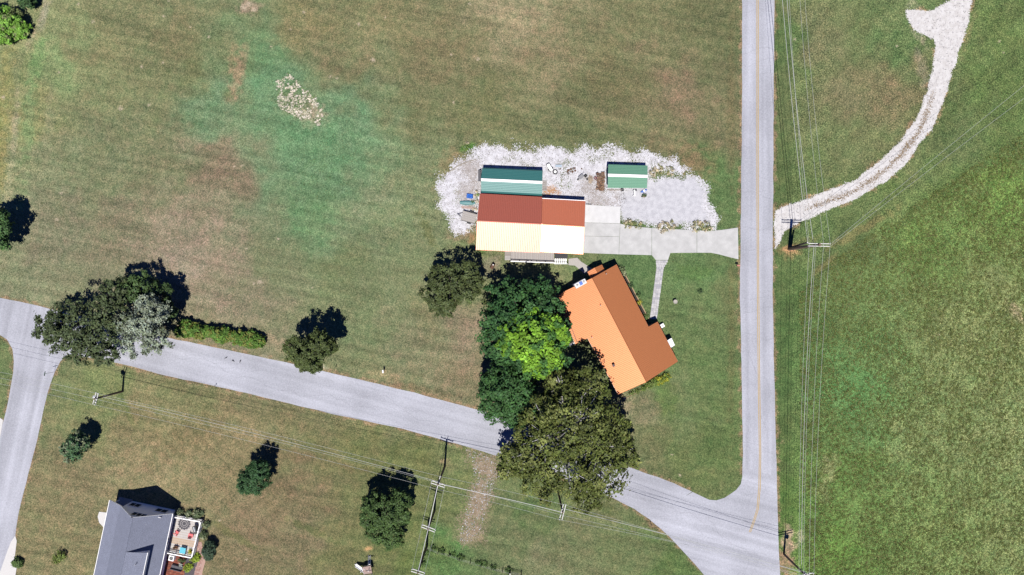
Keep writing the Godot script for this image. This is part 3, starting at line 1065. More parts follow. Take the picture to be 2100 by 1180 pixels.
	# west landing a step lower
	for k in 6:
		var st := start(dk)
		var zz := P(0, 517.0 + 3.1 * k, 0.4).z
		st.box(Transform3D(Basis(), Vector3((P(1035, 0, 0.4).x + P(1047, 0, 0.4).x) / 2.0, 0.4, zz)), Vector3(1.0, 0.04, 0.235))
		part(st, "step_board", deck_tone(k * 3), dk)
	for k in 4:
		var lg := start(dk)
		var lp := P(1036 + 9 * (k % 2), 518 + 15 * (k / 2))
		lg.bar(lp, flat(lp, 0.38), 0.09, 0.09, Vector3.FORWARD)
		part(lg, "landing_leg", wood, dk)
	# railing: posts, two rails, balusters
	var a3 := p3 + Vector3(0, 0, -0.05)
	var b3 := p2 + Vector3(0, 0, -0.05)
	var rl := start(dk)
	rl.bar(a3 + Vector3.UP * 0.95, b3 + Vector3.UP * 0.95, 0.13, 0.04)
	part(rl, "hand_rail", white, dk)
	rl = start(dk)
	rl.bar(a3 + Vector3.UP * 0.12, b3 + Vector3.UP * 0.12, 0.05, 0.07)
	part(rl, "bottom_rail", white, dk)
	for k in 6:
		var ps := start(dk)
		var pp := a3.lerp(b3, k / 5.0)
		ps.bar(pp + Vector3.DOWN * 0.04, pp + Vector3.UP * 1.02, 0.1, 0.1, Vector3.FORWARD)
		part(ps, "post", white, dk)
	for k in 60:
		var bl := start(dk)
		var pp := a3.lerp(b3, (k + 0.5) / 60.0)
		bl.bar(pp + Vector3.UP * 0.1, pp + Vector3.UP * 0.94, 0.035, 0.035, Vector3.FORWARD)
		part(bl, "baluster", white, dk)
	# stairs down to the east
	for k in 6:
		var st := start(dk)
		var yy := 0.50 - 0.075 * (k + 1)
		var xx := P(1139.0 + 4.3 * k, 0, yy).x
		st.box(Transform3D(Basis(), Vector3(xx, yy, P(0, 536, yy).z)), Vector3(0.25, 0.045, 1.02))
		part(st, "stair_tread", white, dk)
	var sr := start(dk)
	for zpx: float in [530.6, 541.5]:
		sr.bar(P(1137.5, zpx, 0.4), P(1164, zpx, 0.06), 0.05, 0.2)
	part(sr, "stringer", wood, dk)
	sr = start(dk)
	sr.bar(P(1137, 541.5, 1.45), P(1164, 541.5, 0.95), 0.08, 0.05)
	sr.bar(P(1164, 541.5, 0), P(1164, 541.5, 0.98), 0.09, 0.09, Vector3.FORWARD)
	part(sr, "stair_rail", white, dk)
	# cellar hatch beside the stairs
	var ht := thing("cellar_hatch", "black sloping cellar hatch between the garage wall and deck stairs", "hatch", P(1151, 524))
	m = start(ht)
	for k in 6:
		m.box(Transform3D(Basis.from_euler(Vector3(0.12, 0, 0)), P(1151, 519.8 + 1.75 * k, 0.26 - 0.018 * k)), Vector3(2.2, 0.04, 0.13))
	part(m, "hatch_board", dark, ht)
	m = start(ht)
	m.box(Transform3D(Basis(), P(1151, 524.4, 0.09)), Vector3(2.26, 0.18, 0.9))
	part(m, "hatch_frame", dark, ht)
	# concrete path from the stairs towards the house
	var cm := mat("old_concrete", shown(230, 223, 217), 0.95, 0.0, 0.22, 0.5)
	m = MB.new()
	m.slab(gp([1166, 531, 1184, 529, 1192, 537, 1206, 546, 1216, 552, 1199, 562, 1190, 554, 1179, 545, 1166, 544]), 0.0, 0.05)
	ground_part(m, "garden_path", cm, "angled concrete path from the deck stairs to the house porch")

func deck_tone(k: int) -> Material:
	var g: int = (k * 7 + (k / 5) * 3) % 4
	var tones := [[222, 214, 208], [208, 198, 192], [232, 226, 222], [200, 192, 190]]
	return mat("deck_board_tone_%d" % g, shown(tones[g][0], tones[g][1], tones[g][2]), 0.9, 0.0, 0.25, 0.7)

func build_sheds() -> void:
	var teal := mat("teal_roof_metal", Color(0.032, 0.135, 0.13).linear_to_srgb(), 0.5, 0.1, 0.08, 0.3)
	var green := mat("green_roof_metal", Color(0.10, 0.24, 0.16).linear_to_srgb(), 0.68, 0.0, 0.08, 0.3)
	var white := mat("white_trim", Color.WHITE)
	var post := mat("grey_steel", Color(0.28, 0.28, 0.28).linear_to_srgb(), 0.5, 0.3)
	for s: Dictionary in [
		{"name": "carport_shed", "label": "larger shed with glossy teal metal roof and white ridge stripe behind the garage", "m": teal, "nw": [989, 344], "ne": [1113, 349], "rw": [986.5, 368], "re": [1112, 373.6], "sw": [987, 395], "se": [1111.7, 401.5], "he": 2.2, "hr": 3.1, "bend": 0.32},
		{"name": "carport_shed", "label": "smaller shed with matt green metal roof and white ridge stripe on the gravel", "m": green, "nw": [1247.6, 337.3], "ne": [1328.3, 339.6], "rw": [1247, 358.5], "re": [1328, 361], "sw": [1246.4, 385.5], "se": [1327, 386], "he": 2.15, "hr": 2.95, "bend": 0.0},
	]:
		var mid := P((s.nw[0] + s.se[0]) / 2.0, (s.nw[1] + s.se[1]) / 2.0)
		var t := thing(s.name, s.label, "shed", mid, "metal roofed sheds on the gravel")
		var he: float = s.he
		var nw := P(s.nw[0], s.nw[1], he)
		var ne := P(s.ne[0], s.ne[1], he)
		var rw := P(s.rw[0], s.rw[1], s.hr)
		var re := P(s.re[0], s.re[1], s.hr)
		var sw := P(s.sw[0], s.sw[1], he)
		var se := P(s.se[0], s.se[1], he)
		# the sheets of this kind of shed run along its length; the eaves bend down
		for side: Array in [[nw, ne], [sw, se]]:
			var a: Vector3 = side[0]
			var b: Vector3 = side[1]
			var inw := (rw - a)
			var m := start(t)
			var a2 := a
			var b2 := b
			if s.bend > 0.0:
				a2 = a.lerp(rw, 0.13) + Vector3.UP * 0.18
				b2 = b.lerp(re, 0.13) + Vector3.UP * 0.18
				metal_slope(m, a, a2, b2, b, 0.5)
			metal_slope(m, a2, rw, re, b2, 0.27, 0.03)
			part(m, "roof_slope", s.m, t)
		var m := start(t)
		var sd := (sw - rw).normalized()
		ridge_cap(m, rw + sd * 0.08 + Vector3.UP * 0.03, re + sd * 0.08 + Vector3.UP * 0.03, sd, 0.23, 0.05)
		part(m, "ridge_cap", white, t)
		for u: float in [0.02, 0.34, 0.66, 0.98]:
			for side: Array in [[nw, ne], [sw, se]]:
				var p := start(t)
				var q: Vector3 = side[0].lerp(side[1], u).lerp(rw.lerp(re, u), 0.14)
				p.bar(flat(q, 0), flat(q, he + 0.02), 0.07, 0.07, Vector3.FORWARD)
				part(p, "post", post, t)
		for u: float in [0.02, 0.34, 0.66, 0.98]:
			var p := start(t)
			for side: Array in [[nw, ne], [sw, se]]:
				var q: Vector3 = side[0].lerp(side[1], u).lerp(rw.lerp(re, u), 0.14)
				p.bar(flat(q, he), flat(rw.lerp(re, u), s.hr - 0.12), 0.06, 0.06)
			part(p, "rafter", post, t)
		# back and side sheets
		var sheet := mat("shed_wall_sheet", Color(0.32, 0.33, 0.33).linear_to_srgb(), 0.6, 0.1, 0.15, 0.4)
		for e: Array in [[nw.lerp(rw, 0.12), ne.lerp(re, 0.12)], [ne.lerp(re, 0.12), se.lerp(re, 0.12)]]:
			var w := start(t)
			wall(w, flat(e[0], 0), flat(e[1], 0), he - 0.02, he - 0.02, 0.05)
			part(w, "wall_sheet", sheet, t)

func build_house() -> void:
	var roof := mat("orange_red_roof_metal", Color(0.43, 0.158, 0.058).linear_to_srgb(), 0.50, 0.40, 0.10, 0.3)
	var brick := mat("house_brick", Color(0.30, 0.16, 0.11).linear_to_srgb(), 0.9, 0.0, 0.3, 0.6)
	var white := mat("white_trim", Color.WHITE)
	var glass := mat("window_glass", Color(0.03, 0.04, 0.05).linear_to_srgb(), 0.08)
	var hr := 3.95
	var t := thing("farm_house", "low house with ribbed orange and red metal roof set askew beside big trees", "house", P(1265, 680))
	var rn := P(1213.9, 571, hr)
	var rs := P(1325, 784.3, hr)
	var ax := (rs - rn).normalized()
	# every eave corner lies in the one plane of its side of the roof
	var eave := func(px: float, py: float) -> Vector3:
		var h := 2.7
		for k in 12:
			var q := P(px, py, h)
			h = hr - 0.245 * absf((q - rn).dot(Vector3(ax.z, 0, -ax.x)))
		return P(px, py, h)
	var e0: Vector3 = eave.call(1264.6, 542.5)      # east eave, north block
	var e1: Vector3 = eave.call(1330.4, 670.5)
	var e2: Vector3 = eave.call(1348.6, 659.6)      # east eave, wider south block
	var e3: Vector3 = eave.call(1390.6, 741.8)
	var w0: Vector3 = eave.call(1140.7, 606.2)
	var w1: Vector3 = eave.call(1178.6, 704.6)
	var w2: Vector3 = eave.call(1205, 694.3)
	var w3: Vector3 = eave.call(1268, 809.5)
	var hw := e2.y
	e2 -= ax * (e2 - e1).dot(ax)
	w1 -= ax * (w1 - w2).dot(ax)
	# points on the ridge across from the jogs
	var re := rn + ax * ((e1 - rn).dot(ax))
	var rw := rn + ax * ((w2 - rn).dot(ax))
	for q: Array in [[e0, e1, re, rn, 1], [e2, e3, rs, re, 2], [w0, w1, rw, rn, 1], [w2, w3, rs, rw, 2]]:
		var m := start(t)
		metal_slope(m, q[0], q[1], q[2], q[3], 0.29, 0.022, q[4])
		part(m, "roof_slope", roof, t)
	var m := start(t)
	ridge_cap(m, rn, rs, (e0 - rn), 0.17, 0.05)
	part(m, "ridge_cap", roof, t)
	# fascia boards in white along the eaves
	for q: Array in [[e0, e1], [e2, e3], [w0, w1], [w2, w3]]:
		m = start(t)
		m.bar(q[0] + Vector3.DOWN * 0.14, q[1] + Vector3.DOWN * 0.14, 0.03, 0.16)
		part(m, "fascia", white, t)
	# walls under the roof
	var ea := (e0 - rn)
	ea.y = 0.0
	ea = ea.normalized()
	var io := 0.45
	var ring := [flat(e0 - ea * io + ax * 0.35, 0), flat(e1 - ea * io - ax * 0.0, 0), flat(e2 - ea * io + ax * 0.2, 0), flat(e3 - ea * io - ax * 0.35, 0), flat(w3 + ea * io - ax * 0.35, 0), flat(w2 + ea * io + ax * 0.1, 0), flat(w1 + ea * io - ax * 0.2, 0), flat(w0 + ea * io + ax * 0.35, 0)]
	for i in 8:
		m = start(t)
		wall(m, ring[i], ring[(i + 1) % 8], hw - 0.02, hw - 0.02)
		part(m, "wall", brick, t)
	for g: Array in [[ring[7], ring[0], rn + ax * 0.35], [ring[3], ring[4], rs - ax * 0.35]]:
		m = start(t)
		gable(m, g[0], g[1], hw - 0.02, g[2] + Vector3.DOWN * 0.12)
		part(m, "gable", white, t)
	for k: float in [0.2, 0.5, 0.8]:
		window_in(t, ring[0].lerp(ring[1], k) + Vector3.UP * 1.4 + ea * 0.08, ax, ea, 1.3, 1.0, 2, white, glass)
	for k: float in [0.3, 0.75]:
		window_in(t, ring[2].lerp(ring[3], k) + Vector3.UP * 1.35 + ea * 0.08, ax, ea, 1.4, 0.95, 2, white, glass)
	# chimney on the north gable: whitewashed block with two flues and a blue lid
	var cm := mat("whitewashed_block", Color(0.68, 0.69, 0.70).linear_to_srgb(), 0.9, 0.0, 0.2, 0.6)
	var cb := Basis(ea, Vector3.UP, -ax)
	var cp := P(1190.5, 582, 4.9)
	m = start(t)
	m.box(Transform3D(cb, Vector3(cp.x, 2.45, cp.z)), Vector3(1.95, 4.9, 0.72))
	var ch := part(m, "chimney", cm, t)
	m = start(t)
	m.box(Transform3D(cb, cp + Vector3.UP * 0.06), Vector3(2.05, 0.12, 0.82))
	part(m, "chimney_crown", cm, ch)
	for k: Array in [[-0.62, Color(0.35, 0.33, 0.31)], [0.62, Color(0.16, 0.15, 0.15)]]:
		m = start(t)
		var q: Vector3 = cp + ea * k[0] + Vector3.UP * 0.12
		m.tube([q, q + Vector3.UP * 0.22], [0.17, 0.17], 10)
		part(m, "flue", mat("flue_%d" % int(k[0]), k[1].linear_to_srgb(), 0.9), ch)
	m = start(t)
	m.box(Transform3D(cb, cp + ea * 0.08 + Vector3.UP * 0.2), Vector3(0.52, 0.16, 0.56))
	part(m, "flue_lid", mat("blue_lid", Color(0.05, 0.12, 0.42).linear_to_srgb(), 0.4), ch)
	# small gabled porch roof on the north gable
	var pr := P(1219.6, 549.5, 2.75)
	var pw := P(1204.8, 558, 2.3)
	var pe := P(1234.5, 543, 2.3)
	for e: Vector3 in [pw, pe]:
		m = start(t)
		metal_slope(m, e, e + ax * 2.6, pr + ax * 2.6, pr, 0.29, 0.03)
		part(m, "porch_roof", roof, t)
	for e: Array in [[pw, 0.15], [pe, -0.15]]:
		m = start(t)
		var q: Vector3 = e[0] + ea * e[1] + ax * 0.2
		m.bar(flat(q, 0), flat(q, 2.26), 0.12, 0.12, Vector3.FORWARD)
		part(m, "porch_post", white, t)
	# plumbing vents through the roof
	var pipe := mat("vent_grey", Color(0.35, 0.35, 0.36).linear_to_srgb(), 0.7)
	for v: Array in [[1242.5, 562, 3.6], [1231, 627, 4.1], [1213.5, 692, 3.1], [1238.5, 740.5, 3.0]]:
		pipe_vent(t, P(v[0], v[1], v[2] - 0.3), 0.07, 0.7, pipe)
	m = start(t)
	m.box(Transform3D(cb, P(1258.5, 750, 3.65)), Vector3(0.4, 0.3, 0.4))
	part(m, "roof_vent", mat("dark_vent", Color(0.08, 0.06, 0.06).linear_to_srgb(), 0.7), t)
	# white deck on the west side, half under the maple
	var dk := thing("side_deck", "small white railed deck against the house's west wall under the leafy tree", "deck", P(1168, 690))
	var y := 0.45
	for k in 16:
		m = start(dk)
		var q := flat(w0.lerp(w1, 0.60 + 0.025 * k), y) - ea * 0.55
		m.box(Transform3D(cb, q), Vector3(1.9, 0.04, 0.185))
		part(m, "plank", deck_tone(k), dk)
	for k in 3:
		m = start(dk)
		var q := flat(w0.lerp(w1, 0.60 + 0.19 * k), 0) - ea * 1.4
		m.bar(q, q + Vector3.UP * 1.35, 0.1, 0.1, Vector3.FORWARD)
		part(m, "post", white, dk)
	m = start(dk)
	m.bar(flat(w0.lerp(w1, 0.6), 1.35) - ea * 1.4, flat(w0.lerp(w1, 0.98), 1.35) - ea * 1.4, 0.12, 0.05)
	m.bar(flat(w0.lerp(w1, 0.98), 1.35) - ea * 1.4, flat(w0.lerp(w1, 0.98), 1.35) + ea * 0.3, 0.12, 0.05)
	part(m, "hand_rail", white, dk)
	m = start(dk)
	for k in 13:
		var q := flat(w0.lerp(w1, 0.98), 0.45) - ea * (1.4 - 0.13 * k)
		m.bar(q, q + Vector3.UP * 0.88, 0.04, 0.04, Vector3.FORWARD)
	part(m, "balusters", white, dk)
	# air conditioner and bulkhead on the east side
	var ac := thing("air_conditioner", "white air conditioner cabinet against the house's east wall", "air conditioner", P(1358, 668))
	m = start(ac)
	m.box(Transform3D(cb, P(1358, 668, 0.42)), Vector3(0.62, 0.7, 0.62))
	part(m, "cabinet", white, ac)
	m = start(ac)
	var fan := P(1358, 668, 0.775)
	for k in 5:
		m.bar(fan, fan + Vector3(cos(k * 1.2566), 0, sin(k * 1.2566)) * 0.24, 0.09, 0.012)
	part(m, "fan", pipe, ac)
	m = start(ac)
	m.box(Transform3D(cb, P(1358, 668, 0.035)), Vector3(0.75, 0.07, 0.75))
	part(m, "pad", mat("old_concrete", Color.WHITE), ac)
	var aw := thing("window_awning", "white sloping metal awning sticking out of the house's east wall", "awning", P(1373, 706))
	m = start(aw)
	var q0 := P(1370.5, 698, 2.0)
	var q1 := P(1377.5, 713, 2.0)
	metal_slope(m, q0 + ea * 0.75 - Vector3.UP * 0.35, q1 + ea * 0.75 - Vector3.UP * 0.35, q1 - ea * 0.3, q0 - ea * 0.3, 0.2, 0.02)
	part(m, "canopy", white, aw)
	for q: Vector3 in [q0, q1]:
		m = start(aw)
		m.bar(q + ea * 0.7 - Vector3.UP * 0.38, q - ea * 0.25 - Vector3.UP * 0.75, 0.03, 0.03)
		part(m, "bracket", white, aw)
	# flower bed with timber edging along the east wall
	var bed := MB.new()
	bed.slab(gp([1273, 560, 1283, 565, 1331, 655, 1326, 660, 1268, 556]), 0.0, 0.05)
	ground_part(bed, "flower_bed", mat("dark_mulch", Color(0.05, 0.04, 0.035).linear_to_srgb(), 1.0, 0.0, 0.4, 0.8), "mulched flower bed along the house's east wall")
	var tb := thing("timber_edging", "pale timber edging board of the bed along the house's east wall", "edging", P(1307, 610))
	m = start(tb)
	m.bar(P(1283.5, 566, 0.09), P(1331, 655, 0.09), 0.16, 0.18)
	tag(tb, "", "", "")
	part(m, "board", mat("pale_timber", shown(226, 196, 152), 0.9, 0.0, 0.25, 0.6), tb)

func build_drive() -> void:
	# concrete slabs, each cast on its own
	var new := mat("new_concrete", shown(255, 255, 255), 0.9, 0.0, 0.10, 0.07)
	var conc := mat("drive_concrete", shown(242, 242, 241), 0.92, 0.0, 0.18, 0.06)
	var dr := Node3D.new()
	dr.name = "driveway"
	add_child(dr)
	tag(dr, "pale concrete driveway of large slabs from the road to the garage", "driveway", "", "structure")
	for s: Array in [
		[new, [1198, 420, 1272.6, 424.5, 1271.6, 458.6, 1196, 456.5]],
		[conc, [1196, 457, 1271.6, 459.1, 1270.5, 485.6, 1196, 484]],
		[conc, [1196, 484.5, 1270.4, 486.1, 1269, 521.8, 1196, 519]],
		[conc, [1272, 459.2, 1290, 463, 1312, 466, 1336.5, 468, 1336.5, 494, 1336.3, 523.6, 1269.4, 521.8, 1270.9, 486]],
		[conc, [1337, 468, 1376, 470, 1429, 473, 1429, 518.6, 1375, 519, 1370, 533.5, 1345, 533.5, 1337, 523.6]],
		[conc, [1429.6, 473, 1462, 474, 1487, 471, 1500, 469, 1513.5, 467, 1514, 500, 1514.5, 532, 1499, 528.5, 1475, 522, 1458, 518.7, 1429.6, 518.6]],
	]:
		var m := MB.new()
		m.slab(gp(s[1]), 0.0, 0.06)
		part(m, "slab", s[0], dr)
	# flagstone walk to the front door
	var walk := Node3D.new()
	walk.name = "flagstone_walk"
	add_child(walk)
	tag(walk, "narrow walk of pale irregular flagstones from the driveway to the house", "walk", "", "structure")
	var bedm := MB.new()
	bedm.poly(gp([1345, 534, 1370, 534, 1361.5, 549, 1346.5, 655, 1332.5, 655, 1346.5, 549]), 0.012)
	part(bedm, "mortar_bed", mat("pale_mortar", shown(206, 204, 206), 0.95, 0.0, 0.2, 0.5), walk)
	var rows := 27
	for r in rows:
		var y0 := 534.6 + r * 4.45
		var t := (y0 - 549.0) / 106.0
		var l := lerpf(1346.5, 1332.5, t) if t > 0.0 else lerpf(1345.0, 1346.5, (y0 - 534.0) / 15.0)
		var w := 14.6 if t > 0.0 else lerpf(25.0, 14.6, (y0 - 534.0) / 15.0)
		var cols := 3 if t > 0.0 else 5
		for k in cols:
			var a := l + w * k / cols + 0.25
			var b := l + w * (k + 1) / cols - 0.25
			var j := []
			for q: Array in [[a, y0], [b, y0], [b, y0 + 4.1], [a, y0 + 4.1]]:
				j.append(q[0] + rng.randf_range(-0.35, 0.35))
				j.append(q[1] + rng.randf_range(-0.4, 0.4))
			var m := MB.new()
			m.slab(gp(j), 0.0, 0.035 + rng.randf() * 0.015)
			var g := rng.randi() % 4
			var tone: Array = [[244, 242, 244], [230, 228, 232], [250, 248, 250], [214, 214, 222]][g]
			part(m, "stone", mat("flagstone_tone_%d" % g, shown(tone[0], tone[1], tone[2]), 0.95, 0.0, 0.2, 0.7), walk)
	# white aprons by the branch road and the grey house
	var wm := mat("white_concrete", shown(250, 248, 246), 0.9, 0.0, 0.08, 0.3)
	for s: Array in [[[31, 1099, 34, 1110, 29, 1150, 34, 1164, 28, 1200, -10, 1200, 8, 1150, 12, 1138, 22, 1112], "white concrete apron beside the branch road"], [[203, 1050, 220, 1052, 225, 1085, 212, 1082, 203, 1072, 200, 1060], "rounded white concrete landing by the grey house's west porch"], [[203, 1136, 216, 1134, 224, 1150, 232, 1190, 218, 1200, 208, 1170], "white concrete walk along the grey house's west side"], [[-40, 862, 1, 858, 6, 862, 0, 898, -40, 960], "white concrete drive end on the far side of the branch road"]]:
		var m := MB.new()
		m.slab(gp(s[0]), 0.0, 0.05)
		ground_part(m, "concrete_apron", wm, s[1])

func build_grey_house() -> void:
	var shingle := shingle_material()
	var siding := mat("white_siding", Color(0.85, 0.86, 0.88).linear_to_srgb(), 0.7)
	var white := mat("white_trim", Color.WHITE)
	var glass := mat("window_glass", Color.WHITE)
	var org := P(362.7, 1047.8)
	var t := thing("grey_house", "white sided house with steep grey shingle roof and shed dormer", "house", org)
	var u := Vector3(-0.979, 0, -0.206)      # towards the west
	var v := Vector3(-0.206, 0, 0.979)       # towards the south
	var at := func(a: float, b: float, h: float) -> Vector3:
		return org + u * a + v * b + Vector3.UP * h
	var length := 17.0
	# east slope, west slope, and the flatter porch roof that carries on from it
	var slopes := [
		[at.call(-0.45, -0.45, 2.75), at.call(-0.45, length, 2.75), at.call(4.0, length, 7.5), at.call(4.0, -0.45, 7.5)],
		[at.call(8.0, -0.45, 3.9), at.call(8.0, length, 3.9), at.call(4.0, length, 7.5), at.call(4.0, -0.45, 7.5)],
		[at.call(10.6, -0.45, 2.65), at.call(10.6, length, 2.65), at.call(8.0, length, 3.9), at.call(8.0, -0.45, 3.9)],
	]
	for s: Array in slopes:
		var m := start(t)
		shingles(m, s[0], s[1], s[2], s[3])
		part(m, "roof_slope", shingle, t)
	var m := start(t)
	ridge_cap(m, at.call(4.0, -0.45, 7.5), at.call(4.0, length, 7.5), u, 0.16, 0.12)
	part(m, "ridge_cap", shingle, t)
	# rake boards and gutters in white
	for s: Array in slopes:
		m = start(t)
		m.bar(s[0] + Vector3.DOWN * 0.13 - v * 0.02, s[3] + Vector3.DOWN * 0.13 - v * 0.02, 0.03, 0.2)
		part(m, "rake_board", white, t)
	for s: Vector3 in [at.call(-0.5, 0, 2.68), at.call(10.65, 0, 2.58)]:
		m = start(t)
		m.bar(s - v * 0.45, s + v * length, 0.12, 0.11)
		part(m, "gutter", white, t)
	# walls: clapboards on the gable, one board after the other
	m = start(t)
	for e: Array in [[[0.1, 0.0], [0.1, length - 0.4]], [[0.1, length - 0.4], [8.0, length - 0.4]], [[8.0, length - 0.4], [8.0, 0.0]]]:
		wall(m, at.call(e[0][0], e[0][1], 0), at.call(e[1][0], e[1][1], 0), 2.9, 2.9)
	part(m, "wall", siding, t)
	var boards := 36
	for k in boards:
		var y0 := 7.15 * k / boards
		var y1 := 7.15 * (k + 1) / boards
		var e0 := 0.05 if y0 < 3.0 else 0.05 + (y0 - 3.0) / 1.067
		var w0 := 8.0 if y0 < 3.7 else 8.0 - (y0 - 3.7) / 0.9
		var e1 := 0.05 if y1 < 3.0 else 0.05 + (y1 - 3.0) / 1.067
		var w1 := 8.0 if y1 < 3.7 else 8.0 - (y1 - 3.7) / 0.9
		m = start(t)
		m.hexa([at.call(e0, -0.045, y0), at.call(w0, -0.045, y0), at.call(w0, 0.08, y0), at.call(e0, 0.08, y0), at.call(e1, -0.015, y1), at.call(w1, -0.015, y1), at.call(w1, 0.08, y1), at.call(e1, 0.08, y1)])
		part(m, "clapboard", siding, t)
	for w: Array in [[4.1, 5.0, 2.3, 1.25, 3], [2.0, 1.55, 1.9, 1.3, 2], [1.1, 4.05, 0.7, 0.5, 1], [6.7, 1.5, 1.7, 1.4, 2]]:
		window_in(t, at.call(w[0], -0.06, w[1]), u, -v, w[2], w[3], w[4], white, glass)
	for w: Array in [[5.0, 1.6], [11.5, 1.6]]:
		window_in(t, at.call(0.02, w[0], w[1]), v, -u, 1.2, 1.3, 2, white, glass)
	# shed dormer on the east slope
	var d0 := 5.6
	var d1 := 12.2
	m = start(t)
	shingles(m, at.call(0.9, d0 - 0.25, 6.1), at.call(0.9, d1, 6.1), at.call(4.0, d1, 7.42), at.call(4.0, d0 - 0.25, 7.42))
	var dorm := part(m, "dormer_roof", shingle, t)
	m = start(t)
	wall(m, at.call(1.25, d0, 0), at.call(1.25, d1 - 0.25, 0), 6.1, 6.1, 0.1, 4.3)
	for b: float in [d0, d1 - 0.25]:
		for s: float in [-0.05, 0.05]:
			m.tri(at.call(1.25, b + s, 4.3), at.call(1.25, b + s, 6.15), at.call(4.0, b + s, 7.36), v * s)
	part(m, "dormer_wall", siding, dorm)
	m = start(t)
	m.bar(at.call(0.86, d0 - 0.25, 6.02), at.call(0.86, d1, 6.02), 0.1, 0.1)
	part(m, "dormer_gutter", white, dorm)
	# west porch posts
	for b: float in [0.2, 4.0, 8.0, 12.0]:
		m = start(t)
		m.bar(at.call(10.2, b, 0), at.call(10.2, b, 2.62), 0.16, 0.16, Vector3.FORWARD)
		part(m, "porch_post", white, t)
	m = start(t)
	m.bar(at.call(9.2, -0.3, 0.1), at.call(9.2, length - 1.0, 0.1), 2.4, 0.2)
	part(m, "porch_floor", mat("old_concrete", Color.WHITE), t)
	for q: Array in [[2.3, 1.0, 5.45], [2.0, 7.2, 6.95]]:
		pipe_vent(t, at.call(q[0], q[1], q[2] - 0.35), 0.06, 0.6, mat("vent_grey", Color.WHITE))

	# raised deck on the east side
	var y := 0.55
	var c0 := P(360.5, 1057.5, y)
	var c1 := P(416, 1067, y)
	var c2 := P(397.5, 1140.5, y)
	var c3 := P(344.5, 1130, y)
	var dk := thing("sun_deck", "whitewashed deck with white railings against the grey house's east wall", "deck", flat((c0 + c2) / 2.0, 0))
	for k in 45:
		m = start(dk)
		var s := (k + 0.5) / 45.0
		m.bar(c0.lerp(c3, s), c1.lerp(c2, s), 0.135, 0.04)
		var tone: Array = [[240, 234, 228], [232, 222, 212], [246, 242, 240]][k % 3]
		if k > 26 and k < 35:
			tone = [[238, 214, 190], [232, 206, 180], [240, 220, 200]][k % 3]
		part(m, "plank", mat("white_deck_%d_%d" % [k % 3, tone[2]], shown(tone[0], tone[1], tone[2]), 0.9, 0.0, 0.15, 0.6), dk)
	var sides := [[c0, c1], [c1, c2], [c2, c3]]
	for s: Array in sides:
		m = start(dk)
		m.bar(s[0] + Vector3.DOWN * 0.17, s[1] + Vector3.DOWN * 0.17, 0.05, 0.28)
		part(m, "rim_board", white, dk)
		m = start(dk)
		m.bar(s[0] + Vector3.UP * 0.98, s[1] + Vector3.UP * 0.98, 0.16, 0.05)
		part(m, "hand_rail", white, dk)
		m = start(dk)
		m.bar(s[0] + Vector3.UP * 0.15, s[1] + Vector3.UP * 0.15, 0.07, 0.07)
		part(m, "bottom_rail", white, dk)
		var count := int(s[0].distance_to(s[1]) / 1.5)
		for k in count + 1:
			m = start(dk)
			var q: Vector3 = s[0].lerp(s[1], float(k) / count)
			m.bar(flat(q, 0.0), flat(q, y + 1.1), 0.12, 0.12, Vector3.FORWARD)
			part(m, "post", white, dk)
		m = start(dk)
		var nb := int(s[0].distance_to(s[1]) / 0.16)
		for k in nb:
			var q: Vector3 = s[0].lerp(s[1], (k + 0.5) / nb)
			m.bar(q + Vector3.UP * 0.12, q + Vector3.UP * 0.96, 0.035, 0.035, Vector3.FORWARD)
		part(m, "balusters", white, dk)

	# things on the deck
	var grey := mat("grey_print", shown(120, 118, 126), 0.95, 0.0, 0.4, 2.0)
	var rug := thing("medallion_rug", "round grey patterned rug on the whitewashed deck", "rug", P(377.5, 1074.5, y + 0.025))
	m = start(rug)
	var rc := P(377.5, 1074.5, y + 0.035)
	for k in 26:
		var a0 := TAU * k / 26
		var a1 := TAU * (k + 1) / 26
		for ring: Array in [[0.0, 0.32], [0.42, 0.62], [0.72, 1.02]]:
			var ro: float = ring[1] * (1.0 + (0.09 if k % 2 == 0 else -0.05))
			m.quad(rc + Vector3(cos(a0), 0, sin(a0)) * ring[0], rc + Vector3(cos(a1), 0, sin(a1)) * ring[0], rc + Vector3(cos(a1), 0, sin(a1)) * ro, rc + Vector3(cos(a0), 0, sin(a0)) * ro, Vector3.UP)
	part(m, "pattern", grey, rug)
	m = start(rug)
	m.lathe(rc, [Vector2(1.14, -0.015), Vector2(1.14, -0.004), Vector2(0.0, -0.004)], 26)
	part(m, "weave", mat("pale_weave", shown(196, 190, 190), 0.95), rug)
	var red := mat("red_paint", Color(0.55, 0.09, 0.10).linear_to_srgb(), 0.6)
	var chair := thing("deck_chair", "red slatted garden chair near the house wall on the deck", "chair", P(364, 1091.5, y + 0.02), "red chairs on the deck")
	for k in 5:
		m = MB.new()
		m.box(Transform3D(Basis(), Vector3(-0.24 + 0.12 * k, 0.36, 0.05)), Vector3(0.1, 0.03, 0.52))
		part(m, "seat_slat", red, chair)
	for k in 5:
		m = MB.new()
		m.box(Transform3D(Basis.from_euler(Vector3(0.35, 0, 0)), Vector3(-0.24 + 0.12 * k, 0.68, 0.36)), Vector3(0.1, 0.66 - 0.05 * absf(k - 2), 0.025))
		part(m, "back_slat", red, chair)
	for s: float in [-0.34, 0.34]:
		m = MB.new()
		m.box(Transform3D(Basis(), Vector3(s, 0.58, 0.02)), Vector3(0.12, 0.03, 0.7))
		part(m, "armrest", red, chair)
		for z: float in [-0.26, 0.26]:
			m = MB.new()
			m.box(Transform3D(Basis(), Vector3(s, 0.29, z)), Vector3(0.06, 0.565, 0.06))
			part(m, "leg", red, chair)
	chair.rotation.y = 0.9
	var c2nd := copy(chair, P(393.5, 1096.5, y + 0.02), -0.3, "red slatted garden chair near the outer railing of the deck")
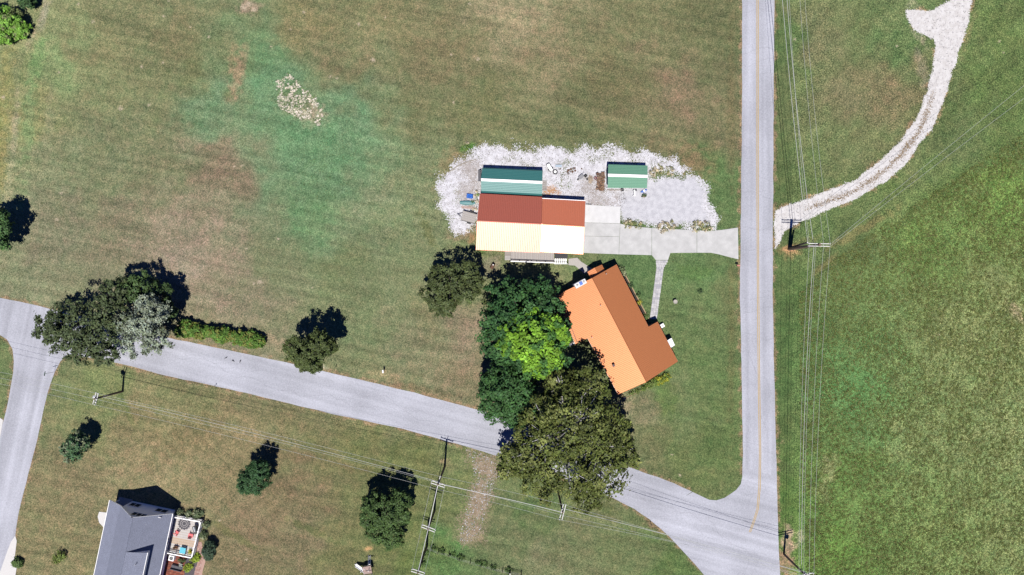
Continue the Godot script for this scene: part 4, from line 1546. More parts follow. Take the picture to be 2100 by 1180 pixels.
	# grill
	var black := mat("black_enamel", Color(0.02, 0.02, 0.022).linear_to_srgb(), 0.35)
	var steel := mat("grey_lid", Color(0.16, 0.17, 0.18).linear_to_srgb(), 0.4, 0.3)
	var gr := thing("barbecue_grill", "dark barbecue grill with side shelf in the deck's corner", "grill", P(403.5, 1082, y + 0.02))
	m = MB.new()
	m.tube([Vector3(-0.45, 0.9, 0), Vector3(0.45, 0.9, 0)], [0.32, 0.32], 12)
	part(m, "lid", steel, gr)
	m = MB.new()
	m.box(Transform3D(Basis(), Vector3(0, 0.6, 0)), Vector3(0.95, 0.55, 0.58))
	part(m, "firebox", black, gr)
	for k: float in [-0.38, 0.38]:
		for z: float in [-0.22, 0.22]:
			m = MB.new()
			m.box(Transform3D(Basis(), Vector3(k, 0.17, z)), Vector3(0.05, 0.34, 0.05))
			part(m, "leg", black, gr)
	m = MB.new()
	m.box(Transform3D(Basis(), Vector3(0.7, 0.82, 0)), Vector3(0.42, 0.03, 0.48))
	part(m, "side_shelf", black, gr)
	gr.rotation.y = -1.3
	# turquoise table
	var tq := mat("turquoise_paint", Color(0.05, 0.36, 0.46).linear_to_srgb(), 0.4)
	var tb := thing("patio_table", "turquoise square table on the deck's lower end", "table", P(377.5, 1127, y + 0.02))
	for k in 6:
		m = MB.new()
		m.box(Transform3D(Basis(), Vector3(-0.42 + 0.168 * k, 0.62, 0)), Vector3(0.158, 0.035, 1.0))
		part(m, "top_slat", tq, tb)
	for k: float in [-0.42, 0.42]:
		for z: float in [-0.4, 0.4]:
			m = MB.new()
			m.box(Transform3D(Basis(), Vector3(k, 0.3, z)), Vector3(0.06, 0.6, 0.06))
			part(m, "leg", tq, tb)
	tb.rotation.y = -0.2
	# pots on the deck and the brick patio
	pot_plant(P(363, 1122, y + 0.02), 0.26, Color(0.10, 0.055, 0.03), 0.5, "potted plant with rusty brown leaves on the deck")
	pot_plant(P(391.5, 1131.5, y + 0.02), 0.24, Color(0.30, 0.30, 0.03), 0.45, "potted yellow green plant in the deck's lower corner")
	var pb := Node3D.new()
	pb.name = "brick_patio"
	add_child(pb)
	tag(pb, "red brick patio below the deck beside the grey house", "patio", "", "structure")
	var sand := MB.new()
	sand.poly(gp([344, 1134, 381, 1141, 374, 1200, 330, 1200]), 0.012)
	part(sand, "sand_bed", mat("patio_joint", shown(150, 110, 90), 0.95, 0.0, 0.3, 1.0), pb)
	var bm: Array = []
	for tone: Array in [[188, 108, 84], [170, 92, 72], [200, 124, 98], [160, 96, 80]]:
		bm.append(mat("paver_%d" % tone[0], shown(tone[0], tone[1], tone[2]), 0.95, 0.0, 0.25, 1.5))
	var area := gp([344, 1134, 381, 1141, 374, 1200, 330, 1200])
	var bu := Vector2(0.979, 0.206)
	var bv := Vector2(-0.206, 0.979)
	var o2 := G(344, 1134)
	var brick := MB.new()
	brick.box(Transform3D(Basis(), Vector3(0, 0.025, 0)), Vector3(0.37, 0.05, 0.37))
	var bmesh := brick.mesh()
	for r in 15:
		for k in 10:
			var q := o2 + bu * (0.22 + 0.4 * k - (0.2 if r % 2 == 0 else 0.0)) + bv * (0.2 + 0.4 * r)
			if Geometry2D.is_point_in_polygon(q, area):
				var b := put(bmesh, "paver", bm[rng.randi() % 4], pb)
				b.position = Vector3(q.x, rng.randf() * 0.006, q.y)
				b.rotation.y = -0.207
	var cond := thing("air_conditioner", "square white air conditioner with a dark fan on the brick patio", "air conditioner", P(355.5, 1142, 0.05))
	m = MB.new()
	m.box(Transform3D(Basis(), Vector3(0, 0.42, 0)), Vector3(0.9, 0.84, 0.9))
	part(m, "cabinet", white, cond)
	m = MB.new()
	m.lathe(Vector3(0, 0.845, 0), [Vector2(0.34, 0.0), Vector2(0.34, 0.012), Vector2(0.0, 0.012)], 20)
	part(m, "fan_well", black, cond)
	m = MB.new()
	for k in 4:
		m.bar(Vector3(0, 0.875, 0), Vector3(cos(k * 1.571), 0, sin(k * 1.571)) * 0.3 + Vector3(0, 0.875, 0), 0.13, 0.01)
	part(m, "fan_blades", steel, cond)
	cond.rotation.y = -0.2
	var bench := thing("patio_bench", "grey cushioned outdoor sofa on the brick patio", "sofa", P(364, 1163, 0.05))
	var cush := mat("grey_cushion", Color(0.07, 0.07, 0.08).linear_to_srgb(), 0.9)
	for k in 3:
		m = MB.new()
		m.box(Transform3D(Basis(), Vector3(-0.62 + 0.62 * k, 0.42, 0)), Vector3(0.6, 0.16, 0.62))
		part(m, "cushion", cush, bench)
	m = MB.new()
	m.box(Transform3D(Basis(), Vector3(0, 0.19, 0)), Vector3(1.95, 0.3, 0.7))
	part(m, "frame", steel, bench)
	m = MB.new()
	m.box(Transform3D(Basis(), Vector3(0, 0.6, 0.32)), Vector3(1.95, 0.5, 0.1))
	part(m, "backrest", cush, bench)
	bench.rotation.y = -0.25
	for q: Array in [[370, 1147, "dark leafy potted plant between patio and deck"], [372, 1157, "white flowering potted plant on the brick patio"], [378, 1149, "small potted shrub at the patio's outer edge"]]:
		pot_plant(P(q[0], q[1], 0.055), 0.24, Color(0.05, 0.08, 0.03) if q[1] != 1157 else Color(0.3, 0.32, 0.28), 0.42, q[2])
	# pink brick garden walk and mulch
	var gb := MB.new()
	gb.poly(gp([397, 1142, 410, 1138, 405, 1160, 394, 1200, 374, 1200, 381, 1141]), 0.012)
	ground_part(gb, "mulch_bed", mat("grey_mulch", shown(130, 122, 128), 1.0, 0.0, 0.4, 0.8), "grey mulch bed between the brick patio and the pink walk")
	var pw := Node3D.new()
	pw.name = "brick_walk"
	add_child(pw)
	tag(pw, "pink brick walk curving past the round dark shrub", "walk", "", "structure")
	var wa := gp([405, 1112, 414, 1114, 413, 1134, 421, 1152, 414, 1176, 418, 1200, 392, 1200, 401, 1166, 408, 1146, 404, 1130])
	var wbed := MB.new()
	wbed.poly(wa, 0.016)
	part(wbed, "sand_bed", mat("pink_joint", shown(206, 170, 156), 0.95), pw)
	var pm: Array = []
	for tone: Array in [[226, 184, 172], [216, 170, 156], [234, 198, 186]]:
		pm.append(mat("pink_brick_%d" % tone[0], shown(tone[0], tone[1], tone[2]), 0.95, 0.0, 0.2, 1.5))
	var o3 := G(392, 1108)
	for r in 26:
		for k in 8:
			var q := o3 + bu * (0.18 + 0.34 * k - (0.17 if r % 2 == 0 else 0.0)) + bv * (0.17 + 0.34 * r)
			if Geometry2D.is_point_in_polygon(q, wa):
				var b := put(bmesh, "brick", pm[rng.randi() % 3], pw)
				b.position = Vector3(q.x, 0.004 + rng.randf() * 0.006, q.y)
				b.rotation.y = -0.207
				b.scale = Vector3(0.84, 1, 0.84)

func shingle_material() -> Material:
	var m := mat("grey_shingle", shown(202, 210, 238), 0.95, 0.0, 0.55, 0.09)
	return m

func shingles(m: MB, a: Vector3, b: Vector3, c: Vector3, d: Vector3) -> void:    # overlapping courses of shingle
	var up := (b - a).cross(d - a).normalized()
	if up.y < 0.0:
		up = -up
	var rows := int(a.distance_to(d) / 0.16)
	for k in rows:
		var s0 := float(k) / rows
		var s1 := float(k + 1) / rows
		var l := up * 0.022
		m.quad(a.lerp(d, s0) + l, b.lerp(c, s0) + l, b.lerp(c, s1), a.lerp(d, s1), up)
		m.quad(a.lerp(d, s0) + l, b.lerp(c, s0) + l, b.lerp(c, s0) - l, a.lerp(d, s0) - l, a - d)
	var th := up * 0.08
	m.quad(a - th, b - th, c - th, d - th, -up)
	m.quad(a + up * 0.02, b + up * 0.02, b - th, a - th, a - d)
	m.quad(a, d, d - th, a - th, a - b)
	m.quad(b, c, c - th, b - th, b - a)

func pot_plant(at: Vector3, r: float, leaf: Color, h: float, label: String) -> void:
	var t := thing("potted_plant", label, "plant", at)
	var m := MB.new()
	m.lathe(Vector3.ZERO, [Vector2(0.0, 0.0), Vector2(r * 0.62, 0.0), Vector2(r * 0.85, h * 0.6), Vector2(r * 0.9, h * 0.62), Vector2(0.0, h * 0.56)], 14)
	part(m, "pot", mat("clay_pot", Color(0.28, 0.13, 0.08).linear_to_srgb(), 0.9), t)
	var l := Leaves.new()
	l.r.seed = int(at.x * 100.0 + at.z * 7.0)
	for k in 6:
		l.clump(Vector3(l.r.randfn(0, r * 0.5), h * 0.85 + l.r.randf() * 0.15, l.r.randfn(0, r * 0.5)), Vector3.UP, r * 1.1, 16, 0.09, leaf, 0.25)
	put(l.mesh(), "foliage", tinted("leaf_tint", 0.6, 0.3), t)

# ---------------------------------------------------------------- trees and shrubs
# lobes: photo x, photo y, height of the lobe's middle, radius in photo pixels, squash
func tree(called: String, label: String, category: String, foot: Vector2, lobes: Array, leaf: Color, size: float, dense: float, sd: int, trunk_r: float, opts := {}) -> Node3D:
	var base := Vector3(foot.x, 0, foot.y)
	var t := thing(called, label, category, base, opts.get("group", ""))
	var l := Leaves.new()
	l.o = base
	l.r.seed = sd
	var top := 0.0
	var mids := []
	var shape := FastNoiseLite.new()
	shape.seed = sd
	shape.frequency = 0.35
	for b: Array in lobes:
		var c := P(b[0], b[1], b[2])
		var r: float = b[3] * (H - b[2]) / F
		var sq: float = b[4] if b.size() > 4 else 0.85
		mids.append([c, r])
		top = maxf(top, c.y)
		var cr: float = clampf(r * 0.24, 0.35, opts.get("clump", 1.0))
		var count := int(2.6 * PI * r * r / (cr * cr) * 0.42 * dense)
		for k in count:
			# spread over the upper three quarters of the lobe
			var y := 1.0 - 1.55 * (k + 0.5) / count
			var a := k * 2.39996 + l.r.randf() * 0.7
			var d := Vector3(cos(a) * sqrt(maxf(1.0 - y * y, 0.0)), y, sin(a) * sqrt(maxf(1.0 - y * y, 0.0)))
			var bump := 1.0 + shape.get_noise_3d(c.x + d.x * r, c.y + d.y * r, c.z + d.z * r) * 0.8
			var p := c + Vector3(d.x * r, d.y * r * sq, d.z * r) * (bump * l.r.randf_range(0.72, 1.0))
			p.y = maxf(p.y, 0.35)
			var tone := 1.0 + l.r.randfn(0, 0.16)
			var col: Color = leaf
			if opts.has("second") and l.r.randf() < opts.get("share", 0.3):
				col = opts.second
			l.clump(p, d, cr, int(opts.get("leaves", 46) * l.r.randf_range(0.6, 1.2)), size, Color(col.r * tone, col.g * tone, col.b * tone), opts.get("vary", 0.22))
	# wood
	var wood := mat("bark", Color(0.10, 0.085, 0.07).linear_to_srgb(), 0.95, 0.0, 0.4, 0.8)
	var m := start(t)
	var fork := base + Vector3.UP * maxf(top * 0.32, 0.25)
	m.tube([base, base + Vector3.UP * top * 0.12, fork], [trunk_r * 1.35, trunk_r, trunk_r * 0.85], 9)
	part(m, "trunk", wood, t)
	m = start(t)
	for q: Array in mids:
		var c: Vector3 = q[0]
		var mid: Vector3 = fork.lerp(c, 0.5) + Vector3(l.r.randfn(0, 0.2), 0.3, l.r.randfn(0, 0.2)) * q[1] * 0.3
		m.tube([fork - Vector3.UP * 0.1, mid, c + Vector3.UP * q[1] * 0.25], [trunk_r * 0.6, trunk_r * 0.4, trunk_r * 0.15], 6)
		for k in int(opts.get("twigs", 5)):
			var d := Vector3(l.r.randfn(0, 1), l.r.randf_range(-0.1, 0.9), l.r.randfn(0, 1)).normalized()
			m.tube([mid.lerp(c, l.r.randf()), c + d * q[1] * 0.45, c + Vector3(d.x, d.y * 0.8, d.z) * q[1] * 0.85], [trunk_r * 0.25, trunk_r * 0.16, trunk_r * 0.05], 4, false)
	part(m, "branches", wood if not opts.has("pale") else mat("pale_bark", Color(0.34, 0.33, 0.33).linear_to_srgb(), 0.9), t)
	put(l.mesh(), "crown", tinted("leaf_tint", 0.75, 0.3), t)
	return t

func build_trees() -> void:
	tree("maple_tree", "large dark green maple whose crown touches the house roof's northwest corner", "tree", G(1074, 668), [[1072, 640, 7.8, 54], [1038, 662, 7.2, 46], [1116, 632, 7.0, 40], [1028, 705, 6.5, 40], [1138, 678, 6.5, 28], [1040, 612, 5.8, 36], [1098, 602, 5.8, 34], [1133, 738, 6.0, 28], [1060, 745, 5.5, 26]], Color(0.030, 0.078, 0.026), 0.24, 0.85, 11, 0.34, {"clump": 0.95, "second": Color(0.042, 0.10, 0.032)})
	tree("maple_tree", "bright lime green maple growing in front of the large dark maple", "tree", G(1088, 690), [[1090, 690, 10.5, 46, 0.8], [1120, 725, 9.5, 36], [1052, 700, 9.8, 30], [1098, 742, 8.5, 30], [1125, 672, 9.5, 30], [1148, 690, 8.5, 20]], Color(0.125, 0.245, 0.024), 0.26, 1.1, 12, 0.28, {"clump": 0.8, "leaves": 50, "second": Color(0.05, 0.125, 0.028), "share": 0.35})
	tree("round_tree", "dark green rounded tree at the road's edge beside the big oak", "tree", G(1044, 795), [[1040, 795, 7.0, 48], [1018, 828, 6.0, 34], [1075, 815, 6.5, 38], [1010, 790, 6.0, 28], [1060, 850, 5.5, 30]], Color(0.038, 0.09, 0.028), 0.24, 0.85, 13, 0.28, {"clump": 0.9})
	tree("oak_tree", "largest olive green oak spreading over the side road below the house", "tree", G(1160, 870), [[1190, 860, 11.5, 70, 0.75], [1125, 895, 9.5, 66, 0.75], [1230, 915, 9.5, 66, 0.75], [1160, 960, 8.5, 62, 0.7], [1235, 975, 8.0, 50, 0.7], [1075, 930, 7.5, 44, 0.7], [1205, 795, 8.5, 44, 0.8], [1050, 952, 6.0, 34, 0.6], [1275, 930, 7.0, 34, 0.75], [1110, 850, 9.0, 44, 0.8], [1110, 985, 6.8, 42, 0.6], [1205, 1015, 6.5, 34, 0.6], [1150, 790, 7.0, 36, 0.7], [1255, 870, 8.0, 34, 0.8]], Color(0.070, 0.088, 0.022), 0.23, 0.72, 14, 0.55, {"clump": 1.05, "second": Color(0.13, 0.15, 0.045), "share": 0.3, "pale": true, "twigs": 7, "leaves": 42})
	tree("walnut_tree", "dark olive tree standing alone on the lawn west of the maples", "tree", G(934, 586), [[925, 585, 6.5, 40], [897, 608, 5.2, 28], [958, 598, 5.6, 30], [915, 625, 4.6, 24], [955, 565, 6.0, 28], [900, 575, 5.6, 26], [975, 580, 5.0, 16]], Color(0.058, 0.076, 0.028), 0.20, 0.6, 15, 0.24, {"clump": 0.75})
	tree("ash_tree", "wide dark green tree hanging over the side road by the fork", "tree", G(215, 660), [[150, 665, 6.5, 48], [205, 690, 6.5, 42], [112, 660, 5.5, 30], [225, 640, 6.5, 38], [175, 715, 5.2, 30], [215, 725, 4.8, 26], [235, 600, 6.5, 30], [140, 700, 5.0, 30], [100, 680, 4.8, 22]], Color(0.056, 0.076, 0.034), 0.20, 0.62, 16, 0.3, {"clump": 0.8})
	tree("silver_tree", "pale silvery green tree between the dark tree and the hedge", "tree", G(335, 668), [[300, 655, 7.5, 36], [285, 695, 6.2, 34], [318, 690, 6.0, 28], [262, 662, 6.0, 24], [305, 625, 7.0, 24], [330, 640, 6.4, 20]], Color(0.19, 0.225, 0.165), 0.17, 0.8, 17, 0.22, {"clump": 0.7, "second": Color(0.09, 0.11, 0.07), "share": 0.3})
	tree("wild_tree", "dark shrubby tree in the shade behind the silvery tree", "tree", G(310, 605), [[285, 592, 4.5, 32], [320, 605, 4.2, 28], [345, 640, 3.0, 18], [262, 600, 4.0, 22]], Color(0.05, 0.085, 0.03), 0.2, 0.8, 18, 0.18, {"clump": 0.7})
	tree("oval_tree", "olive green oval tree on the verge beside the side road's kink", "tree", G(652, 712), [[632, 722, 7.6, 34, 1.2], [608, 712, 6.6, 24, 1.1], [655, 706, 7.4, 26, 1.1], [640, 745, 5.6, 20], [675, 712, 5.4, 16], [622, 742, 5.5, 20]], Color(0.058, 0.078, 0.026), 0.18, 0.95, 19, 0.2, {"clump": 0.6})
	tree("shade_tree", "green irregular tree on the lawn near the power line poles", "tree", G(797, 1046), [[790, 1050, 5.4, 34, 1.0], [765, 1035, 4.6, 24], [815, 1030, 5.0, 24], [780, 1085, 4.0, 28], [800, 1100, 3.2, 24], [755, 1065, 4.0, 18], [822, 1060, 4.4, 18]], Color(0.052, 0.09, 0.028), 0.18, 0.95, 20, 0.2, {"clump": 0.6})
	tree("holly_tree", "dense dark glossy round tree on the lawn north of the grey house", "tree", G(538, 966), [[520, 984, 3.6, 28, 1.25], [532, 966, 4.4, 18, 1.2], [508, 992, 3.0, 18]], Color(0.034, 0.078, 0.030), 0.13, 1.5, 21, 0.16, {"clump": 0.42, "leaves": 40})
	tree("magnolia_tree", "glossy dark green round tree on the lawn beside the branch road", "tree", G(176, 905), [[152, 916, 3.6, 25, 1.0], [168, 908, 3.4, 16], [140, 922, 3.0, 15]], Color(0.05, 0.10, 0.045), 0.16, 1.2, 22, 0.14, {"clump": 0.42, "leaves": 36, "second": Color(0.14, 0.17, 0.10), "share": 0.2})
	tree("edge_tree", "dark tree at the lawn's western boundary casting a deep shade", "tree", G(10, 462), [[-16, 470, 5.5, 34], [-5, 448, 5.0, 24], [-10, 488, 4.0, 22], [-40, 480, 5.0, 40]], Color(0.06, 0.12, 0.04), 0.2, 0.9, 23, 0.22, {"clump": 0.7})
	tree("wild_bush", "bright green wild bush in the far corner of the lawn", "bush", G(28, 52), [[12, 45, 2.2, 26], [36, 58, 1.4, 18], [8, 74, 1.4, 18], [-14, 40, 2.4, 30]], Color(0.13, 0.26, 0.04), 0.2, 1.2, 24, 0.12, {"clump": 0.5, "second": Color(0.16, 0.2, 0.08)})
	tree("wild_bush", "dark green bush beyond the bright bush at the lawn's far edge", "bush", G(54, -2), [[50, -8, 2.0, 20], [60, 2, 1.2, 10]], Color(0.04, 0.08, 0.03), 0.18, 1.1, 25, 0.12, {"clump": 0.5})
	# hedge along the side road
	var hl := []
	var hr := RandomNumberGenerator.new()
	hr.seed = 5
	for k in 17:
		var s := k / 16.0
		hl.append([lerpf(372, 524, s) + hr.randfn(0, 2), lerpf(671, 700, s) + hr.randfn(0, 3), 0.8 + hr.randf() * 0.5, hr.randf_range(10, 15), 0.9])
	hl.append([515, 690, 0.7, 12])
	hl.append([450, 694, 0.5, 10])
	tree("hedge", "long overgrown bright green hedge beside the side road", "hedge", G(450, 686), hl, Color(0.075, 0.145, 0.026), 0.17, 1.3, 26, 0.06, {"clump": 0.45, "second": Color(0.13, 0.15, 0.035), "share": 0.3, "leaves": 34, "twigs": 1})
	# shrubs round the sun deck and the grey house
	var sh := [[366, 1050, 7, 0.9], [386, 1054, 6.5, 0.9], [402, 1058, 7, 0.9], [413, 1054, 4, 0.6], [422, 1078, 6.5, 0.9], [416, 1098, 7.5, 1.0], [404, 1052, 5, 0.8]]
	var where := ["at the deck's inner corner beside the house", "against the middle of the deck's upper railing", "near the end of the deck's upper railing", "standing free beyond the deck's corner", "against the deck's outer railing near its corner", "against the middle of the deck's outer railing", "behind the shrub at the upper railing's end"]
	for k in sh.size():
		var q: Array = sh[k]
		tree("garden_shrub", "small leafy green shrub " + where[k], "shrub", G(q[0], q[1]), [[q[0], q[1], q[3] * 0.6, q[2], 0.9]], Color(0.09, 0.12, 0.06), 0.11, 1.6, 40 + k, 0.04, {"group": "shrubs around the sun deck", "clump": 0.25, "leaves": 30, "second": Color(0.2, 0.22, 0.13), "share": 0.25, "twigs": 2})
	tree("boxwood", "large round dark clipped boxwood beside the pink brick walk", "shrub", G(430, 1124), [[426, 1130, 1.3, 13, 1.1], [428, 1140, 1.0, 9], [428, 1118, 1.1, 9]], Color(0.045, 0.075, 0.045), 0.10, 2.2, 50, 0.06, {"clump": 0.28, "leaves": 40})
	for q: Array in [[400, 1146, 8, "low bright yellow green shrub at the deck's lower corner"], [384, 1166, 7, "low yellow green shrub on the grey mulch bed"]]:
		tree("flowering_shrub", q[3], "shrub", G(q[0], q[1]), [[q[0], q[1], 0.4, q[2], 0.7], [q[0] + 5, q[1] - 4, 0.35, q[2] * 0.7, 0.7]], Color(0.20, 0.27, 0.03), 0.11, 1.6, 60 + int(q[2]), 0.04, {"clump": 0.25, "leaves": 26, "twigs": 2})
	tree("young_shrub", "ragged low shrub by the white apron beside the branch road", "shrub", G(33, 1156), [[33, 1156, 0.6, 9]], Color(0.08, 0.13, 0.04), 0.13, 1.4, 70, 0.04, {"clump": 0.3, "twigs": 2})
	tree("young_shrub", "feathery low shrub alone on the lawn west of the grey house", "shrub", G(126, 1140), [[124, 1142, 0.6, 10], [116, 1150, 0.4, 8]], Color(0.12, 0.16, 0.04), 0.13, 0.8, 71, 0.04, {"clump": 0.3, "leaves": 24, "twigs": 2})
	# flower bed plants beside the orange roofed house
	for q: Array in [[1274, 553, 7, "leafy green shrub at the house's north corner", 0.10, 0.13, 0.06], [1280, 561, 5, "pale green bedding plant behind the house's north corner", 0.2, 0.22, 0.12], [1311, 620, 4, "yellow flowering plant in the bed along the east wall", 0.34, 0.32, 0.04], [1309, 605, 4, "dark bedding plant halfway along the timber edging", 0.05, 0.09, 0.03], [1325, 650, 5, "green bedding plant near the front door step", 0.09, 0.13, 0.04], [1294, 585, 4, "low green bedding plant in the upper half of the bed", 0.06, 0.1, 0.04]]:
		tree("bedding_plant", q[3], "plant", G(q[0], q[1]), [[q[0], q[1], 0.4, q[2], 0.8]], Color(q[4], q[5], q[6]), 0.11, 1.4, int(q[0]), 0.03, {"clump": 0.22, "leaves": 22, "twigs": 2})
	var beds := [[1365, 775, 8], [1356, 781, 8], [1347, 783, 7], [1338, 788, 6], [1330, 791, 6], [1320, 797, 5], [1308, 803, 5], [1295, 806, 4]]
	var kinds := ["with yellow blooms at the bed's outer end", "with yellow leaves second along the end bed", "with yellow green leaves in the middle of the end bed", "beside the brown patch of the end bed", "under the ridge end of the roof", "low and green past the ridge end", "low and sparse towards the deck side", "tiny at the shaded end of the bed"]
	for k in beds.size():
		var q: Array = beds[k]
		tree("bedding_plant", "south bed plant " + kinds[k], "plant", G(q[0], q[1]), [[q[0], q[1], 0.4, q[2], 0.8]], Color(0.26, 0.27, 0.03) if k < 3 else Color(0.11, 0.15, 0.04), 0.11, 1.4, 100 + k, 0.03, {"group": "bedding plants at the house's south end", "clump": 0.25, "leaves": 24, "second": Color(0.09, 0.14, 0.03), "share": 0.4, "twigs": 2})
	# weeds on the gravel
	for q: Array in [[977, 398, 6, "weeds along the garage's west wall near the teal shed"], [975, 412, 6, "weeds along the garage's west wall behind the boat"], [974, 428, 5, "weeds along the garage's west wall beside the pink board"], [966, 470, 6, "weeds by the garage's southwest gravel edge"], [1290, 458, 10, "dry weeds between driveway and gravel near the new slab"], [1310, 461, 8, "dry weeds between driveway and gravel past the first joint"], [1360, 465, 12, "straw coloured weeds in the middle of the driveway's gravel edge"], [1378, 463, 10, "straw coloured weeds next to the middle weeds at the driveway's edge"], [1430, 462, 12, "dry weeds near the road end of the gravel"], [1448, 466, 11, "dry weeds at the driveway's flare"], [1352, 348, 9, "low weeds growing between the two strips of gravel east of the green shed"], [1375, 350, 9, "low weeds further along the strip east of the green shed"], [1338, 356, 7, "brown weeds against the green shed's east end"], [955, 302, 7, "green weeds at the gravel's northwest corner"]]:
		tree("weed_clump", q[3], "weeds", G(q[0], q[1]), [[q[0], q[1], 0.18, q[2], 0.4]], Color(0.22, 0.22, 0.10) if q[0] > 1000 else Color(0.12, 0.19, 0.05), 0.11, 0.5, int(q[0]) + 7, 0.02, {"clump": 0.35, "leaves": 22, "second": Color(0.42, 0.36, 0.25), "share": 0.4, "twigs": 1})
	# the weedy stony patch out on the lawn: straw and dark leaves
	var spots := scatter(gp([565, 165, 590, 150, 625, 180, 650, 205, 664, 235, 655, 258, 625, 250, 600, 236, 572, 222, 568, 195]), 1500)
	var pn := FastNoiseLite.new()
	pn.frequency = 0.35
	spots = spots.filter(func(q: Vector2) -> bool: return pn.get_noise_2d(q.x, q.y) > -0.12)
	var mm := multi(tuft_mesh(5, 9), spots.size())
	for k in spots.size():
		var s := rng.randf_range(0.1, 0.34)
		mm.set_instance_transform(k, Transform3D(Basis(Vector3.UP, rng.randf() * TAU).scaled(Vector3(s, s * 0.4, s)), Vector3(spots[k].x, 0, spots[k].y)))
		mm.set_instance_color(k, [Color(0.62, 0.54, 0.45), Color(0.05, 0.10, 0.035), Color(0.7, 0.62, 0.52), Color(0.11, 0.18, 0.06), Color(0.66, 0.6, 0.55)][rng.randi() % 5] * rng.randf_range(0.7, 1.2))
	var mi := MultiMeshInstance3D.new()
	mi.name = "weed_patch"
	mi.multimesh = mm
	mi.material_override = tinted("grass_blades")
	add_child(mi)
	tag(mi, "patch of straw coloured dead weeds out on the green lawn", "weeds", "", "stuff")

# ---------------------------------------------------------------- power line, signs, clutter
var arms := {}     # where wires may be tied, by pole

func utility_pole(key: String, foot: Vector2, h: float, along: Vector3, half: float, label: String, opts := {}) -> Node3D:
	var base := Vector3(foot.x, 0, foot.y)
	var t := thing("utility_pole", label, "utility pole", base, "utility poles of the power line")
	var wood := mat("pole_wood", Color(0.17, 0.12, 0.085).linear_to_srgb(), 0.95, 0.0, 0.3, 0.8)
	var pale := mat("weathered_arm", Color(0.66, 0.65, 0.63).linear_to_srgb(), 0.9, 0.0, 0.2, 0.8)
	var glaze := mat("porcelain", Color(0.6, 0.6, 0.6).linear_to_srgb(), 0.3)
	var m := start(t)
	m.tube([base, base + Vector3.UP * h], [opts.get("r", 0.19), opts.get("r", 0.19) * 0.72], 12)
	part(m, "pole", wood, t)
	var a := along.normalized()
	var s := Vector3(-a.z, 0, a.x)
	var ties := []
	if opts.has("second"):
		var g: Vector3 = opts.second
		for k: float in [-0.95, 0.0, 0.95, 0.5]:
			ties.append(base + Vector3.UP * (h - 1.05) + g * k * 1.1)
		m = start(t)
		m.bar(base + Vector3.UP * (h - 1.2) - g * 1.15, base + Vector3.UP * (h - 1.2) + g * 1.15, 0.1, 0.12)
		part(m, "cross_arm", pale, t)
	for k: float in ([-0.2, 0.2] if half > 0.9 else [-0.17]):
		m = start(t)
		var c := base + Vector3.UP * (h - 0.45) + s * k
		m.bar(c - a * half, c + a * half, 0.11, 0.13)
		part(m, "cross_arm", pale, t)
	for k: float in opts.get("pins", [-0.95, -0.35, 0.35, 0.95]):
		var q := base + Vector3.UP * (h - 0.36) + a * half * k - s * (0.2 if half > 0.9 else 0.17)
		m = start(t)
		m.lathe(q, [Vector2(0.03, 0.0), Vector2(0.03, 0.1), Vector2(0.09, 0.13), Vector2(0.05, 0.2), Vector2(0.08, 0.22), Vector2(0.0, 0.3)], 8)
		part(m, "insulator", glaze, t)
		ties.append(q + Vector3.UP * 0.26)
	if opts.get("brace", true):
		for k: float in [-1.0, 1.0]:
			m = start(t)
			m.bar(base + Vector3.UP * (h - 1.2) + s * 0.14, base + Vector3.UP * (h - 0.5) + a * half * 0.6 * k + s * 0.14, 0.03, 0.03)
			part(m, "brace", pale, t)
	if opts.has("can"):
		var can := mat("transformer_grey", Color(0.55, 0.57, 0.60).linear_to_srgb(), 0.4, 0.2)
		var c: Vector3 = base + opts.can
		m = start(t)
		m.lathe(c, [Vector2(0.0, 0.0), Vector2(0.24, 0.02), Vector2(0.26, 0.1), Vector2(0.26, 0.85), Vector2(0.2, 0.95), Vector2(0.0, 0.98)], 14)
		m.bar(c + Vector3.UP * 0.6, base + Vector3.UP * (c.y + 0.6), 0.08, 0.12)
		var body := part(m, "transformer", can, t)
		for k: float in [-0.1, 0.1]:
			m = start(t)
			m.lathe(c + Vector3(k, 0.95, 0), [Vector2(0.04, 0.0), Vector2(0.06, 0.1), Vector2(0.03, 0.14), Vector2(0.05, 0.22), Vector2(0.0, 0.26)], 7)
			part(m, "bushing", glaze, body)
	arms[key] = {"ties": ties, "top": base + Vector3.UP * (h - 0.1), "low": base + Vector3.UP * (h - 2.2) + s * 0.17, "a": a, "s": s, "base": base, "h": h}
	return t

func wire(from: Vector3, to: Vector3, sag: float, r: float, label: String, group: String, m: Material) -> void:
	var t := thing("power_wire", label, "wire", from, group)
	var b := start(t)
	var pts := []
	var rad := []
	for k in 13:
		var s := k / 12.0
		pts.append(from.lerp(to, s) + Vector3.DOWN * sag * 4.0 * s * (1.0 - s))
		rad.append(r)
	b.tube(pts, rad, 4, false)
	part(b, "strand", m, t)

